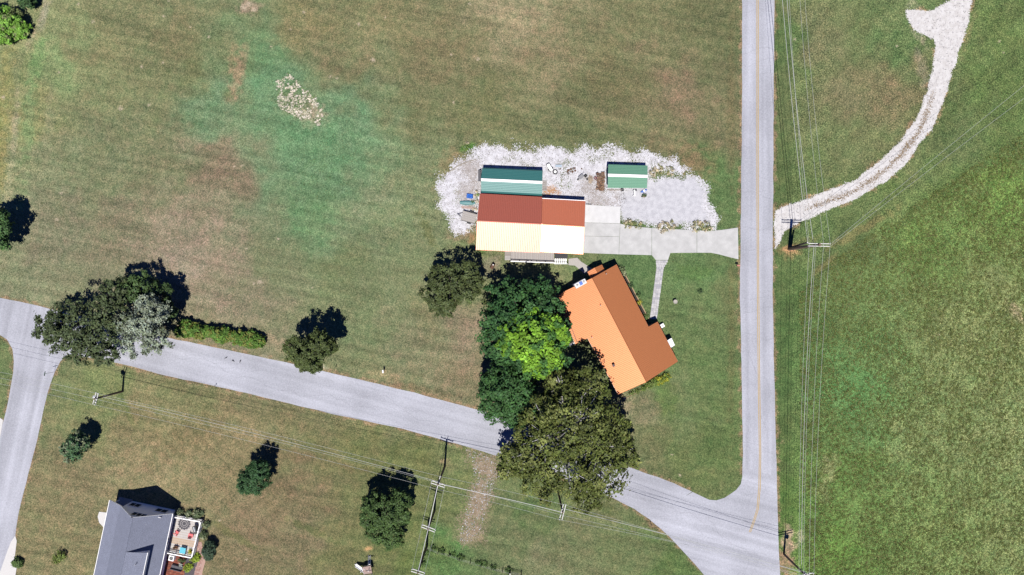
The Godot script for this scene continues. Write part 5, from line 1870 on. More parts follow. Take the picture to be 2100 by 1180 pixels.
func build_lines() -> void:
	var alu := mat("aluminium_wire", Color(0.44, 0.45, 0.44).linear_to_srgb(), 0.7, 0.0)
	var cable := mat("grey_cable", Color(0.6, 0.6, 0.6).linear_to_srgb(), 0.6)
	utility_pole("A", G(1619, 511), 12.0, Vector3(1, 0, 0.02), 1.75, "tall power pole with double cross arms beside the gravel track's mouth", {"r": 0.3})
	utility_pole("B", G(251, 803), 8.2, Vector3(-0.27, 0, 0.96), 1.0, "power pole with a pale transformer near the branch road fork", {"can": Vector3(-0.3, 6.9, -0.25), "pins": [-0.95, 0.0, 0.95, 0.5]})
	utility_pole("C", G(912, 957), 11.2, Vector3(0.95, 0, 0.32), 1.15, "power pole with cross arms at the head of the dirt track", {"second": Vector3(-0.25, 0, 0.97)})
	utility_pole("D", G(891, 1048), 9.2, Vector3(0.93, 0, 0.36), 1.2, "power pole with cross arms midway between dirt track and fence corner", {"pins": [-0.95, 0.95]})
	utility_pole("E", G(875, 1120), 11.5, Vector3(0.95, 0, 0.3), 1.1, "power pole standing at the wire fence's corner", {"pins": [-0.95, 0.95]})
	utility_pole("F", G(1144, 1006), 12.0, Vector3(0.25, 0, -0.97), 1.3, "power pole half hidden under the edge of the large oak")
	utility_pole("G", G(1608, 1137), 9.4, Vector3(0.97, 0, -0.2), 1.3, "power pole on the gravelly corner across from the junction", {"can": Vector3(0.35, 7.2, 0.2)})
	# leaning stub beside pole A
	var st := thing("stub_pole", "short dark leaning stub pole tied to the tall power pole", "pole", P(1622, 508.5))
	var m := start(st)
	var stub_top := P(1656, 497.5, 6.0)
	m.tube([P(1622, 508.5, 0), stub_top], [0.21, 0.15], 9)
	part(m, "pole", mat("dark_pole_wood", Color(0.04, 0.033, 0.03).linear_to_srgb(), 0.95), st)
	m = start(st)
	m.lathe(stub_top, [Vector2(0.1, 0.0), Vector2(0.12, 0.12), Vector2(0.05, 0.2), Vector2(0.0, 0.22)], 8)
	part(m, "cap", mat("porcelain", Color.WHITE), st)
	# wires, span by span
	var A: Dictionary = arms.A
	var gi: Dictionary = arms.G
	var north := [P(1616, -60, 11.5), P(1637, -60, 11.5), P(1647, -60, 11.5), P(1622, -60, 11.5)]
	for k in 3:
		wire(A.ties[[0, 2, 3][k]], north[[0, 1, 2][k]], 0.8, 0.017, "wire running north from the tall pole's %s" % ["arm end on the road side", "inner arm pin", "arm end on the field side"][k], "wires running north from the tall pole", alu)
	wire(A.low, P(1610, -60, 9.5), 0.9, 0.035, "low service wire running north from the tall pole beside the road", "", alu)
	for k in 4:
		wire(A.ties[k], gi.ties[k], 1.0, 0.017, "tall pole to junction pole wire on the %s" % ["arm's outer end on the road side", "arm's inner pin on the road side", "arm's inner pin on the field side", "arm's outer end on the field side"][k], "wires between tall pole and junction pole", alu)
	wire(A.low, gi.low, 1.1, 0.032, "low cable strung beside the road between tall pole and junction pole", "", alu)
	wire(A.ties[3] + Vector3(0.1, 0, 0), P(2180, 112, 11.0), 0.5, 0.017, "upper bare wire crossing the hay field from the tall pole", "", alu)
	wire(A.ties[3] + Vector3(0.3, -0.4, 0.3), P(2180, 142, 10.6), 0.5, 0.017, "lower bare wire crossing the hay field from the tall pole", "", alu)
	wire(stub_top + Vector3.UP * 0.2, P(1600, -60, 6.0), 0.6, 0.035, "grey telephone cable running from the leaning stub pole along the road", "", alu)
	var B: Dictionary = arms.B
	var C: Dictionary = arms.C
	var Fp: Dictionary = arms.F
	for k in 3:
		wire(B.ties[k], C.ties[k], 0.9, 0.016, "transformer pole to track pole wire on the %s" % ["arm end nearer the road", "middle of the arm", "arm end nearer the grey house"][k], "wires between transformer pole and track pole", alu)
		wire(B.ties[k], P(-90, 745 + 12 * k, 8.2), 0.3, 0.016, "wire crossing the branch road from the transformer pole's %s" % ["arm end nearer the road", "middle of the arm", "arm end nearer the grey house"][k], "wires crossing the branch road", alu)
	wire(B.low, C.low, 1.0, 0.028, "low cable over the lower lawn between transformer pole and track pole", "", alu)
	for k in 3:
		wire(C.ties[k], Fp.ties[[3, 1, 0][k]], 0.4, 0.016, "track pole to oak pole wire on the %s" % ["arm end nearer the trees", "middle of the arm", "arm end nearer the fence"][k], "wires between track pole and oak pole", alu)
		wire(Fp.ties[[3, 1, 0][k]], gi.ties[[0, 1, 3][k]], 0.9, 0.016, "wire crossing the junction from the oak pole's %s" % ["arm end nearer the trees", "middle pin", "arm end nearer the fence"][k], "wires crossing the junction", alu)
	wire(C.top + Vector3(0.2, 0, -0.1), Fp.top, 0.35, 0.038, "thick pale cable from the track pole to the pole under the oak", "", cable)
	wire(Fp.low, gi.low, 0.8, 0.035, "low cable crossing the junction from the pole under the oak", "", alu)
	var D: Dictionary = arms.D
	var E: Dictionary = arms.E
	for k in 2:
		wire(C.ties[4 + k * 3], D.ties[k], 0.15, 0.016, "tap wire between track pole and middle pole, %s" % ["shade tree side", "dirt track side"][k], "tap wires towards the fence corner", alu)
		wire(D.ties[k], E.ties[k], 0.15, 0.016, "tap wire between middle pole and fence corner pole, %s" % ["shade tree side", "dirt track side"][k], "tap wires at the fence corner", alu)
	wire(C.top, D.top, 0.1, 0.05, "thick pale neutral cable between track pole and middle pole", "", cable)
	wire(D.top, E.top, 0.1, 0.05, "thick pale neutral cable between middle pole and fence corner pole", "", cable)

func build_signs() -> void:
	var steel := mat("grey_steel", Color.WHITE)
	# street name sign with two crossed blades at the fork
	var g := mat("sign_green", Color(0.02, 0.10, 0.05).linear_to_srgb(), 0.4)
	var t := thing("street_sign", "green street name sign with crossed blades at the road fork", "sign", P(112, 763))
	var m := start(t)
	var b := P(112, 763)
	m.tube([b, b + Vector3.UP * 2.5], [0.022, 0.035], 7)
	part(m, "post", steel, t)
	for k: Array in [[2.42, 0.25], [2.62, 1.4]]:
		m = start(t)
		m.box(Transform3D(Basis(Vector3.UP, k[1]), b + Vector3.UP * k[0]), Vector3(0.8, 0.2, 0.02))
		part(m, "blade", g, t)
	# mailboxes
	mailbox(P(1511, 545), -PI / 2.0, mat("salmon_paint", shown(226, 150, 134), 0.5), "salmon coloured mailbox on a post at the driveway's mouth")
	mailbox(P(787.5, 760), 0.1, mat("white_trim", Color.WHITE), "white mailbox on a post beside the side road")
	# marker posts along the side road
	for q: Array in [[946, 818, 0.9, "short dark marker post on the lawn's edge near the round tree"], [690, 752, 1.0, "thin dark marker post beside the oval tree"], [443, 790, 0.7, "thin marker post on the lower verge opposite the hedge"], [1334, 1074, 1.1, "dark marker post on the verge by the junction's flare"]]:
		var mk := thing("marker_post", q[3], "post", P(q[0], q[1]), "marker posts along the side road")
		m = start(mk)
		m.bar(P(q[0], q[1]), P(q[0], q[1]) + Vector3.UP * q[2], 0.08, 0.04, Vector3.FORWARD)
		part(m, "post", mat("dark_post", Color(0.05, 0.045, 0.04).linear_to_srgb(), 0.8), mk)
		m = start(mk)
		m.box(Transform3D(Basis(Vector3.UP, 0.3), P(q[0], q[1]) + Vector3.UP * (q[2] - 0.12)), Vector3(0.16, 0.2, 0.05))
		part(m, "plate", mat("dark_plate", Color(0.08, 0.07, 0.06).linear_to_srgb(), 0.6), mk)
	# lawn ornaments
	var orn := thing("bird_bath", "round pale concrete bird bath on the front lawn", "bird bath", P(1383.5, 619))
	m = MB.new()
	m.lathe(Vector3.ZERO, [Vector2(0.0, 0.0), Vector2(0.2, 0.0), Vector2(0.18, 0.06), Vector2(0.09, 0.12), Vector2(0.08, 0.5), Vector2(0.14, 0.56)], 14)
	part(m, "pedestal", mat("cast_stone", shown(226, 220, 208), 0.9, 0.0, 0.2, 1.0), orn)
	m = MB.new()
	m.lathe(Vector3.ZERO, [Vector2(0.1, 0.56), Vector2(0.34, 0.64), Vector2(0.38, 0.72), Vector2(0.34, 0.73), Vector2(0.26, 0.66), Vector2(0.0, 0.62)], 18)
	part(m, "bowl", mat("cast_stone", Color.WHITE), orn)
	tree("young_shrub", "tiny dark sapling with stakes on the front lawn", "shrub", G(1437, 598), [[1437, 598, 0.5, 3.6, 1.3]], Color(0.04, 0.07, 0.03), 0.08, 2.0, 81, 0.03, {"clump": 0.2, "leaves": 24, "twigs": 2})
	# crows on the side road
	for k in 3:
		var q := P([464, 478, 493][k], [734, 740, 741][k])
		var c := thing("crow", ["black crow standing on the side road, first of three in a row", "black crow standing on the side road between two others", "black crow standing on the side road, last of three towards the oval tree"][k], "bird", q, "crows on the side road")
		m = MB.new()
		m.tube([Vector3(-0.19, 0.15, 0), Vector3(-0.1, 0.17, 0), Vector3(0.0, 0.19, 0), Vector3(0.1, 0.23, 0), Vector3(0.13, 0.28, 0), Vector3(0.17, 0.3, 0), Vector3(0.24, 0.285, 0)], [0.025, 0.055, 0.085, 0.06, 0.042, 0.04, 0.006], 8)
		m.quad(Vector3(-0.15, 0.165, -0.03), Vector3(-0.15, 0.165, 0.03), Vector3(-0.32, 0.13, 0.05), Vector3(-0.32, 0.13, -0.05), Vector3.UP)
		for s: float in [-0.03, 0.03]:
			m.tube([Vector3(0.01, 0.13, s), Vector3(0.02, 0.0, s)], [0.012, 0.008], 5)
		part(m, "body", mat("crow_black", Color(0.015, 0.015, 0.017).linear_to_srgb(), 0.5), c)
		c.rotation.y = [0.4, 2.4, 1.2][k]

func mailbox(at: Vector3, turn: float, m: Material, label: String) -> void:
	var t := thing("mailbox", label, "mailbox", at)
	t.rotation.y = turn
	var b := MB.new()
	b.box(Transform3D(Basis(), Vector3(0, 0.5, 0)), Vector3(0.1, 1.0, 0.1))
	part(b, "post", mat("pole_wood", Color.WHITE), t)
	b = MB.new()
	var prof := []
	for k in 9:
		var a := PI * k / 8.0
		prof.append(Vector2(cos(a) * 0.14, 1.14 + sin(a) * 0.14))
	prof.append(Vector2(-0.14, 1.0))
	prof.append(Vector2(0.14, 1.0))
	for k in prof.size():
		var p: Vector2 = prof[k]
		var q: Vector2 = prof[(k + 1) % prof.size()]
		b.quad(Vector3(p.x, p.y, -0.2), Vector3(q.x, q.y, -0.2), Vector3(q.x, q.y, 0.32), Vector3(p.x, p.y, 0.32), Vector3(p.x + q.x, p.y + q.y - 2.28, 0))
		for z: float in [-0.2, 0.32]:
			b.tri(Vector3(p.x, p.y, z), Vector3(q.x, q.y, z), Vector3(0, 1.12, z), Vector3(0, 0, z))
	part(b, "box", m, t)
	b = MB.new()
	b.box(Transform3D(Basis(), Vector3(0.16, 1.22, 0.1)), Vector3(0.015, 0.16, 0.05))
	part(b, "flag", mat("red_paint", Color.RED), t)

func build_clutter() -> void:
	var wood := mat("grey_deck_boards", Color.WHITE)
	var black := mat("black_enamel", Color.BLACK)
	var white := mat("white_trim", Color.WHITE)
	var steel := mat("grey_steel", Color.WHITE)
	var m: MB
	var rust := mat("rusty_iron", Color(0.16, 0.08, 0.05).linear_to_srgb(), 0.9, 0.0, 0.4, 1.5)
	# long dry branch across the gravel's northwest corner
	var br := thing("fallen_branch", "long pale dry branch across the gravel's northwest corner", "branch", P(945, 341))
	var bm := start(br)
	bm.tube([P(919, 354, 0.06), P(935, 343, 0.1), P(952, 334, 0.12), P(976, 327, 0.08)], [0.07, 0.1, 0.09, 0.04], 6)
	part(bm, "stem", mat("dry_branch", shown(214, 204, 190), 0.95, 0.0, 0.2, 1.0), br)
	for q: Array in [[950, 335, 960, 340], [938, 341, 930, 334], [962, 331, 972, 336]]:
		bm = start(br)
		bm.tube([P(q[0], q[1], 0.1), P(q[2], q[3], 0.06)], [0.05, 0.02], 5)
		part(bm, "twig", mat("dry_branch", Color.WHITE), br)
	# utility trailer west of the garage
	var t := thing("utility_trailer", "small flat utility trailer with grey plank bed by the garage's west end", "trailer", P(961, 446))
	t.rotation.y = -0.26
	for k in 9:
		m = MB.new()
		m.box(Transform3D(Basis(), Vector3(0.1, 0.55, -0.74 + 0.185 * k)), Vector3(2.5, 0.04, 0.172))
		part(m, "plank", deck_tone(k * 5), t)
	for z: float in [-0.88, 0.88]:
		m = MB.new()
		m.box(Transform3D(Basis(), Vector3(0.1, 0.6, z)), Vector3(2.6, 0.16, 0.06))
		part(m, "side_rail", black, t)
		m = MB.new()
		m.tube([Vector3(0.35, 0.28, z + signf(z) * 0.06), Vector3(0.35, 0.28, z + signf(z) * 0.22)], [0.28, 0.28], 14)
		part(m, "wheel", black, t)
		m = MB.new()
		m.box(Transform3D(Basis(), Vector3(0.35, 0.62, z + signf(z) * 0.15)), Vector3(0.75, 0.03, 0.22))
		part(m, "mudguard", black, t)
	m = MB.new()
	m.bar(Vector3(-1.15, 0.5, 0.5), Vector3(-1.85, 0.48, 0), 0.06, 0.08)
	m.bar(Vector3(-1.15, 0.5, -0.5), Vector3(-1.85, 0.48, 0), 0.06, 0.08)
	m.bar(Vector3(-1.8, 0.48, 0), Vector3(-2.1, 0.48, 0), 0.1, 0.1)
	part(m, "drawbar", black, t)
	m = MB.new()
	m.tube([Vector3(-1.75, 0.0, 0.1), Vector3(-1.75, 0.75, 0.1)], [0.022, 0.035], 7)
	part(m, "jack", steel, t)
	# teal upturned boat, blue tarpaulin, pink board
	var boat := thing("row_boat", "upturned teal row boat on the gravel by the garage's west end", "boat", P(959, 416))
	m = MB.new()
	var ribs := []
	for k in 9:
		var s := k / 8.0
		var w := 0.42 * sqrt(sin(PI * clampf(0.12 + s * 0.82, 0.0, 1.0)))
		var ring := []
		for j in 9:
			var a := PI * j / 8.0
			ring.append(Vector3(-1.35 + 2.7 * s, sin(a) * w * 0.85, cos(a) * w))
		ribs.append(ring)
	for k in 8:
		for j in 8:
			m.quad(ribs[k][j], ribs[k + 1][j], ribs[k + 1][j + 1], ribs[k][j + 1], Vector3(0, 0.2, ribs[k][j].z) + Vector3(0, ribs[k][j].y, 0))
	for k: int in [0, 8]:
		for j in 8:
			m.tri(ribs[k][j], ribs[k][j + 1], Vector3(ribs[k][0].x, 0, 0), Vector3(k - 4, 0, 0))
	part(m, "hull", mat("teal_hull", Color(0.10, 0.24, 0.25).linear_to_srgb(), 0.5, 0.0, 0.2, 0.8), boat)
	m = MB.new()
	m.bar(Vector3(-1.2, 0.28, 0), Vector3(0, 0.38, 0), 0.05, 0.05)
	m.bar(Vector3(0, 0.38, 0), Vector3(1.3, 0.3, 0), 0.05, 0.05)
	part(m, "keel", mat("teal_hull", Color.WHITE), boat)
	boat.rotation.y = -0.03
	var tarp := thing("tarpaulin", "blue tarpaulin draped over a pile by the teal boat", "tarpaulin", P(963.5, 402))
	m = MB.new()
	var nz := FastNoiseLite.new()
	nz.frequency = 1.3
	for i in 8:
		for j in 7:
			var pt := func(x: int, z: int) -> Vector3:
				var e: float = minf(minf(x, 8 - x), minf(z, 7 - z))
				return Vector3(-0.62 + 0.155 * x, 0.0 if e == 0 else 0.34 + nz.get_noise_2d(x * 0.6, z * 0.6) * 0.25, -0.45 + 0.13 * z)
			m.quad(pt.call(i, j), pt.call(i + 1, j), pt.call(i + 1, j + 1), pt.call(i, j + 1), Vector3.UP)
	part(m, "sheet", mat("blue_tarp", Color(0.03, 0.12, 0.42).linear_to_srgb(), 0.4), tarp)
	tarp.rotation.y = -0.12
	var bd := thing("board", "faded pink board lying between the boat and the trailer", "board", P(960, 426))
	for k in 2:
		m = MB.new()
		m.box(Transform3D(Basis(), Vector3(0, 0.03, -0.11 + 0.22 * k)), Vector3(2.5 - 0.2 * k, 0.06, 0.2))
		part(m, "plank", mat("pink_board", shown(232, 200, 188), 0.9, 0.0, 0.2, 0.8), bd)
	bd.rotation.y = -0.05
	# grey lean-to sheet at the teal shed's west end
	var ls := thing("metal_sheet", "dull grey metal sheet leaning on the teal shed's west end", "sheet", P(984, 360))
	m = start(ls)
	metal_slope(m, P(980.5, 349, 0.05), P(980.5, 372, 0.05), P(986, 372, 1.3), P(986, 349, 1.3), 0.3, 0.03)
	part(m, "sheet", mat("dull_zinc", shown(176, 176, 180), 0.6, 0.2, 0.2, 0.6), ls)
	# pallet floor between shed and garage
	var pal := thing("pallet_walk", "pale timber pallets laid beside the teal shed's east end", "pallet", P(1117, 381))
	for k in 8:
		m = start(pal)
		m.box(Transform3D(Basis(), P(1117, 371.5 + 2.8 * k, 0.14)), Vector3(0.78, 0.03, 0.17))
		part(m, "slat", deck_tone(k + 2), pal)
	for k in 3:
		m = start(pal)
		m.box(Transform3D(Basis(), P(1113.8 + 3.2 * k, 381.2, 0.062)), Vector3(0.06, 0.124, 1.9))
		part(m, "bearer", wood, pal)
	# white hand cart with black frame and a loose tyre
	var cart := thing("garden_cart", "white garden cart with black frame lying on the gravel", "cart", P(1127, 344))
	m = MB.new()
	m.box(Transform3D(Basis(), Vector3(0, 0.34, 0)), Vector3(0.55, 0.05, 1.25))
	part(m, "tray", white, cart)
	for s: float in [-0.32, 0.32]:
		m = MB.new()
		m.bar(Vector3(s, 0.42, -0.7), Vector3(s, 0.38, 0.9), 0.06, 0.06)
		part(m, "frame_rail", black, cart)
		m = MB.new()
		m.tube([Vector3(s * 1.15, 0.2, 0.35), Vector3(s * 1.4, 0.2, 0.35)], [0.2, 0.2], 12)
		part(m, "wheel", black, cart)
	m = MB.new()
	m.bar(Vector3(-0.32, 0.42, -0.7), Vector3(0.32, 0.42, -0.7), 0.06, 0.06)
	part(m, "handle", black, cart)
	for s: float in [-0.25, 0.25]:
		m = MB.new()
		m.bar(Vector3(s, 0.0, -0.5), Vector3(s, 0.33, -0.5), 0.05, 0.05, Vector3.FORWARD)
		part(m, "leg", black, cart)
	cart.rotation.y = 0.55
	var ty := thing("tyre", "white rimmed tyre lying flat beside the garden cart", "tyre", P(1138.5, 353))
	m = MB.new()
	m.lathe(Vector3.ZERO, [Vector2(0.24, 0.0), Vector2(0.38, 0.0), Vector2(0.44, 0.08), Vector2(0.44, 0.16), Vector2(0.38, 0.24), Vector2(0.26, 0.24), Vector2(0.24, 0.18), Vector2(0.24, 0.0)], 20)
	part(m, "rubber", black, ty)
	m = MB.new()
	m.lathe(Vector3.ZERO, [Vector2(0.0, 0.1), Vector2(0.12, 0.1), Vector2(0.22, 0.17), Vector2(0.24, 0.19)], 20)
	part(m, "rim", white, ty)
	# sheets, pots, rocks, crates on the gravel
	var bp := thing("plastic_panel", "pale blue plastic panel on a low crate near the garden cart", "panel", P(1145.5, 341))
	m = MB.new()
	m.box(Transform3D(Basis(), Vector3(0, 0.2, 0)), Vector3(1.1, 0.04, 0.42))
	part(m, "panel", mat("pale_blue_plastic", shown(196, 214, 230), 0.4), bp)
	for k: float in [-0.35, 0.35]:
		m = MB.new()
		m.box(Transform3D(Basis(), Vector3(k, 0.09, 0)), Vector3(0.12, 0.18, 0.36))
		part(m, "support", wood, bp)
	var places := [[1149, 346.5, 0.18], [1166, 349, 0.22], [1171, 347, 0.2], [1176, 345.5, 0.22], [1180, 350, 0.18], [1174, 352, 0.2], [1166, 356, 0.24], [1179, 345, 0.16], [1164, 352, 0.15], [1170, 352, 0.15], [1193, 346, 0.15]]
	for k in places.size():
		var q: Array = places[k]
		var rk := thing("field_stone", ["brown field stone lying apart beside the pale blue panel", "brown field stone in the loose heap beyond the tyre"][mini(k, 1)] if k < 10 else "small grey field stone alone between heap and firewood", "stone", P(q[0], q[1], q[2] * 0.25), "field stones on the gravel" if k > 0 and k < 10 else "")
		m = MB.new()
		rough_stone(m, Vector3.ZERO, q[2], 300 + k)
		part(m, "stone", rust if k % 3 else mat("field_stone_grey", Color(0.2, 0.17, 0.16).linear_to_srgb(), 0.95, 0.0, 0.4, 2.0), rk)
	# wheelbarrow
	var wb := thing("wheelbarrow", "black wheelbarrow with grey tray among the scrap west of the green shed", "wheelbarrow", P(1191, 364))
	m = MB.new()
	m.hexa([Vector3(-0.22, 0.3, -0.35), Vector3(0.22, 0.3, -0.35), Vector3(0.22, 0.3, 0.3), Vector3(-0.22, 0.3, 0.3), Vector3(-0.34, 0.55, -0.5), Vector3(0.34, 0.55, -0.5), Vector3(0.3, 0.52, 0.42), Vector3(-0.3, 0.52, 0.42)])
	part(m, "tray", mat("dull_zinc", Color.WHITE), wb)
	for s: float in [-0.24, 0.24]:
		m = MB.new()
		m.bar(Vector3(s * 0.4, 0.22, 0.7), Vector3(s * 1.3, 0.5, -0.95), 0.05, 0.05)
		part(m, "handle", black, wb)
		m = MB.new()
		m.bar(Vector3(s, 0.0, -0.3), Vector3(s, 0.32, -0.3), 0.04, 0.04, Vector3.FORWARD)
		part(m, "leg", black, wb)
	m = MB.new()
	m.tube([Vector3(-0.05, 0.2, 0.66), Vector3(0.05, 0.2, 0.66)], [0.2, 0.2], 14)
	part(m, "wheel", black, wb)
	wb.rotation.y = -0.9
	var crates := [[1201, 361, 0.42, "black plastic crate beside the wheelbarrow", 0.02, 0.02, 0.02, 0.6], [1204, 368, 0.25, "small black bucket crate near the sand heap", 0.03, 0.03, 0.03, 0.1], [1221, 366, 0.45, "dark red crate beside the firewood heap", 0.16, 0.05, 0.06, 0.7], [1225, 357, 0.4, "dark brown crate at the firewood heap's upper end", 0.05, 0.022, 0.03, 0.3], [1304, 390.5, 0.22, "small dark box at the green shed's south side", 0.06, 0.07, 0.09, 0.0], [1276, 390, 0.45, "dark grey crate at the end of the stone row", 0.06, 0.06, 0.07, 0.2]]
	for q: Array in crates:
		var c := thing("crate", q[3], "crate", P(q[0], q[1]))
		m = MB.new()
		var w: float = q[2]
		for k in 3:
			for s: Array in [[Vector3(w / 2, 0, 0), Vector3(0.03, 0.1, w)], [Vector3(-w / 2, 0, 0), Vector3(0.03, 0.1, w)], [Vector3(0, 0, w / 2), Vector3(w, 0.1, 0.03)], [Vector3(0, 0, -w / 2), Vector3(w, 0.1, 0.03)]]:
				m.box(Transform3D(Basis(), s[0] + Vector3.UP * (0.06 + 0.13 * k)), s[1])
		m.box(Transform3D(Basis(), Vector3(0, 0.02, 0)), Vector3(w, 0.03, w))
		part(m, "slats", mat("crate_%d" % int(q[0]), Color(q[4], q[5], q[6]).linear_to_srgb(), 0.7), c)
		c.rotation.y = q[7]
	# sand heap
	var hp := thing("sand_heap", "low heap of tan sand beside the wheelbarrow", "sand heap", P(1211, 368))
	m = MB.new()
	var pr := []
	for k in 18:
		pr.append(1.0 + 0.16 * sin(k * 2.1) + 0.1 * sin(k * 5.3))
	for k in 18:
		var a0 := TAU * k / 18
		var a1 := TAU * (k + 1) / 18
		var e0: float = pr[k]
		var e1: float = pr[(k + 1) % 18]
		for r: Array in [[1.0, 0.0, 0.6, 0.14], [0.6, 0.14, 0.25, 0.28], [0.25, 0.28, 0.0, 0.32]]:
			m.quad(Vector3(cos(a0) * 0.45 * r[0] * e0, r[1], sin(a0) * 0.78 * r[0] * e0), Vector3(cos(a1) * 0.45 * r[0] * e1, r[1], sin(a1) * 0.78 * r[0] * e1), Vector3(cos(a1) * 0.45 * r[2] * e1, r[3], sin(a1) * 0.78 * r[2] * e1), Vector3(cos(a0) * 0.45 * r[2] * e0, r[3], sin(a0) * 0.78 * r[2] * e0), Vector3.UP)
	part(m, "sand", mat("tan_sand", shown(222, 202, 178), 1.0, 0.0, 0.25, 2.0), hp)
	# firewood heap at the green shed's west end: each split log is a part of the heap
	var fw := thing("firewood_heap", "tumbled heap of split firewood against the green shed's west end", "firewood", P(1232, 374))
	var logm: Array = []
	for c: Array in [[0.30, 0.17, 0.10], [0.20, 0.11, 0.07], [0.38, 0.26, 0.18], [0.14, 0.10, 0.08]]:
		logm.append(mat("log_%d" % int(c[0] * 100), Color(c[0], c[1], c[2]).linear_to_srgb(), 0.95, 0.0, 0.3, 2.0))
	m = MB.new()
	m.hexa([Vector3(-0.08, -0.07, -0.22), Vector3(0.09, -0.07, -0.22), Vector3(0.08, -0.06, 0.22), Vector3(-0.09, -0.07, 0.22), Vector3(-0.03, 0.08, -0.22), Vector3(0.05, 0.07, -0.21), Vector3(0.04, 0.08, 0.22), Vector3(-0.04, 0.07, 0.22)])
	var lm := m.mesh()
	for k in 190:
		var s := pow(rng.randf(), 0.7)
		var px := lerpf(1226, 1240, rng.randf()) - (rng.randf() * 3.0)
		var q := P(px, lerpf(355, 391, rng.randf()))
		var b := put(lm, "log", logm[rng.randi() % 4], fw)
		b.position = q - fw.position + Vector3.UP * (0.07 + 0.45 * rng.randf() * clampf((px - 1222) / 16.0, 0.1, 1.0))
		b.rotation = Vector3(rng.randfn(0, 0.3), rng.randf() * TAU, rng.randfn(0, 0.3))
	# row of stones along the shed's south side
	for k in 11:
		var rk := thing("edging_stone", "pale stone in the row along the green shed's south side", "stone", P(1247 + 2.7 * k, 389.5 + rng.randfn(0, 0.6), 0.03), "edging stones along the green shed")
		m = MB.new()
		rough_stone(m, Vector3.ZERO, rng.randf_range(0.11, 0.16), 400 + k)
		part(m, "stone", mat("pale_stone", shown(218, 204, 194), 0.95, 0.0, 0.3, 2.0), rk)
	for q: Array in [[1333, 352, 0.30, "large white boulder by the green shed's east end"], [1342, 359, 0.28, "second white boulder among the weeds east of the green shed"]]:
		var rk := thing("boulder", q[3], "boulder", P(q[0], q[1], 0.05))
		m = MB.new()
		rough_stone(m, Vector3.ZERO, q[2], int(q[0]))
		part(m, "stone", mat("white_boulder", shown(246, 240, 230), 0.95, 0.0, 0.2, 1.5), rk)
	# ladder-like white trestle, blue wheelbarrow with tarp, potted plant
	var tr := thing("saw_trestle", "white timber trestle on the gravel south of the green shed", "trestle", P(1300, 397))
	for s: float in [-0.2, 0.2]:
		m = MB.new()
		m.bar(Vector3(s * 1.4, 0.0, -0.45), Vector3(s * 0.6, 0.6, -0.4), 0.05, 0.05)
		m.bar(Vector3(s * 1.4, 0.0, 0.45), Vector3(s * 0.6, 0.6, 0.4), 0.05, 0.05)
		part(m, "legs", white, tr)
	m = MB.new()
	m.box(Transform3D(Basis(), Vector3(0, 0.64, 0)), Vector3(0.2, 0.08, 1.1))
	part(m, "beam", white, tr)
	var kb := thing("kiddie_kayak", "small blue plastic kayak lying at the green shed's southeast corner", "kayak", P(1320, 392))
	m = MB.new()
	var rings := []
	for k in 9:
		var s := k / 8.0
		var w := 0.24 * sin(PI * clampf(0.06 + s * 0.88, 0, 1))
		var ring := []
		for j in 10:
			var a := TAU * j / 10
			ring.append(Vector3(-0.62 + 1.24 * s, 0.17 + sin(a) * w * 0.7, cos(a) * w))
		rings.append(ring)
	for k in 8:
		for j in 10:
			m.quad(rings[k][j], rings[k + 1][j], rings[k + 1][(j + 1) % 10], rings[k][(j + 1) % 10], Vector3(0, rings[k][j].y - 0.17 + 0.001, rings[k][j].z))
	part(m, "hull", mat("blue_plastic", Color(0.05, 0.13, 0.42).linear_to_srgb(), 0.3), kb)
	m = MB.new()
	m.lathe(Vector3(0.05, 0.3, 0), [Vector2(0.18, 0.0), Vector2(0.2, 0.05), Vector2(0.15, 0.05), Vector2(0.0, 0.02)], 14)
	part(m, "cockpit", mat("white_trim", Color.WHITE), kb)
	kb.rotation.y = 0.4
	pot_plant(P(1320, 402), 0.3, Color(0.06, 0.09, 0.045), 0.45, "dark spiky potted plant on the gravel below the blue kayak")
	# black rail at the new slab's corner
	var fb := thing("iron_rail", "short black iron rail at the corner of the garage and new slab", "rail", P(1206, 419))
	m = start(fb)
	m.bar(P(1201.5, 419, 0.5), P(1213, 420, 0.5), 0.06, 0.06)
	part(m, "rail", black, fb)
	for x: float in [1202.5, 1212]:
		m = start(fb)
		m.bar(P(x, 419.3, 0), P(x, 419.3, 0.5), 0.05, 0.05, Vector3.FORWARD)
		part(m, "post", black, fb)
	# fire pit barrel south of the garage
	var bar := thing("barrel_stove", "rusty brown barrel stove on legs at the edge of the trees", "stove", P(1010, 547))
	m = MB.new()
	m.tube([Vector3(0, 0.55, -0.45), Vector3(0, 0.55, 0.45)], [0.3, 0.3], 14)
	part(m, "barrel", rust, bar)
	for s: float in [-0.2, 0.2]:
		for z: float in [-0.3, 0.3]:
			m = MB.new()
			m.bar(Vector3(s, 0, z), Vector3(s * 0.9, 0.4, z), 0.05, 0.05, Vector3.FORWARD)
			part(m, "leg", black, bar)
	m = MB.new()
	m.tube([Vector3(0, 0.8, -0.3), Vector3(0, 1.3, -0.3)], [0.09, 0.09], 10)
	part(m, "chimney_pipe", white, bar)
	bar.rotation.y = -0.5
	# bed edging at the house's south end
	var ed := thing("bed_edging", "thin pale edging strip around the bed at the house's south end", "edging", P(1320, 808))
	for q: Array in [[1275, 810, 1282, 818], [1282, 818, 1310, 804], [1310, 804, 1342, 789], [1342, 789, 1372, 772]]:
		m = start(ed)
		m.bar(P(q[0], q[1], 0.06), P(q[2], q[3], 0.06), 0.07, 0.12)
		part(m, "strip", mat("pale_timber", Color.WHITE), ed)
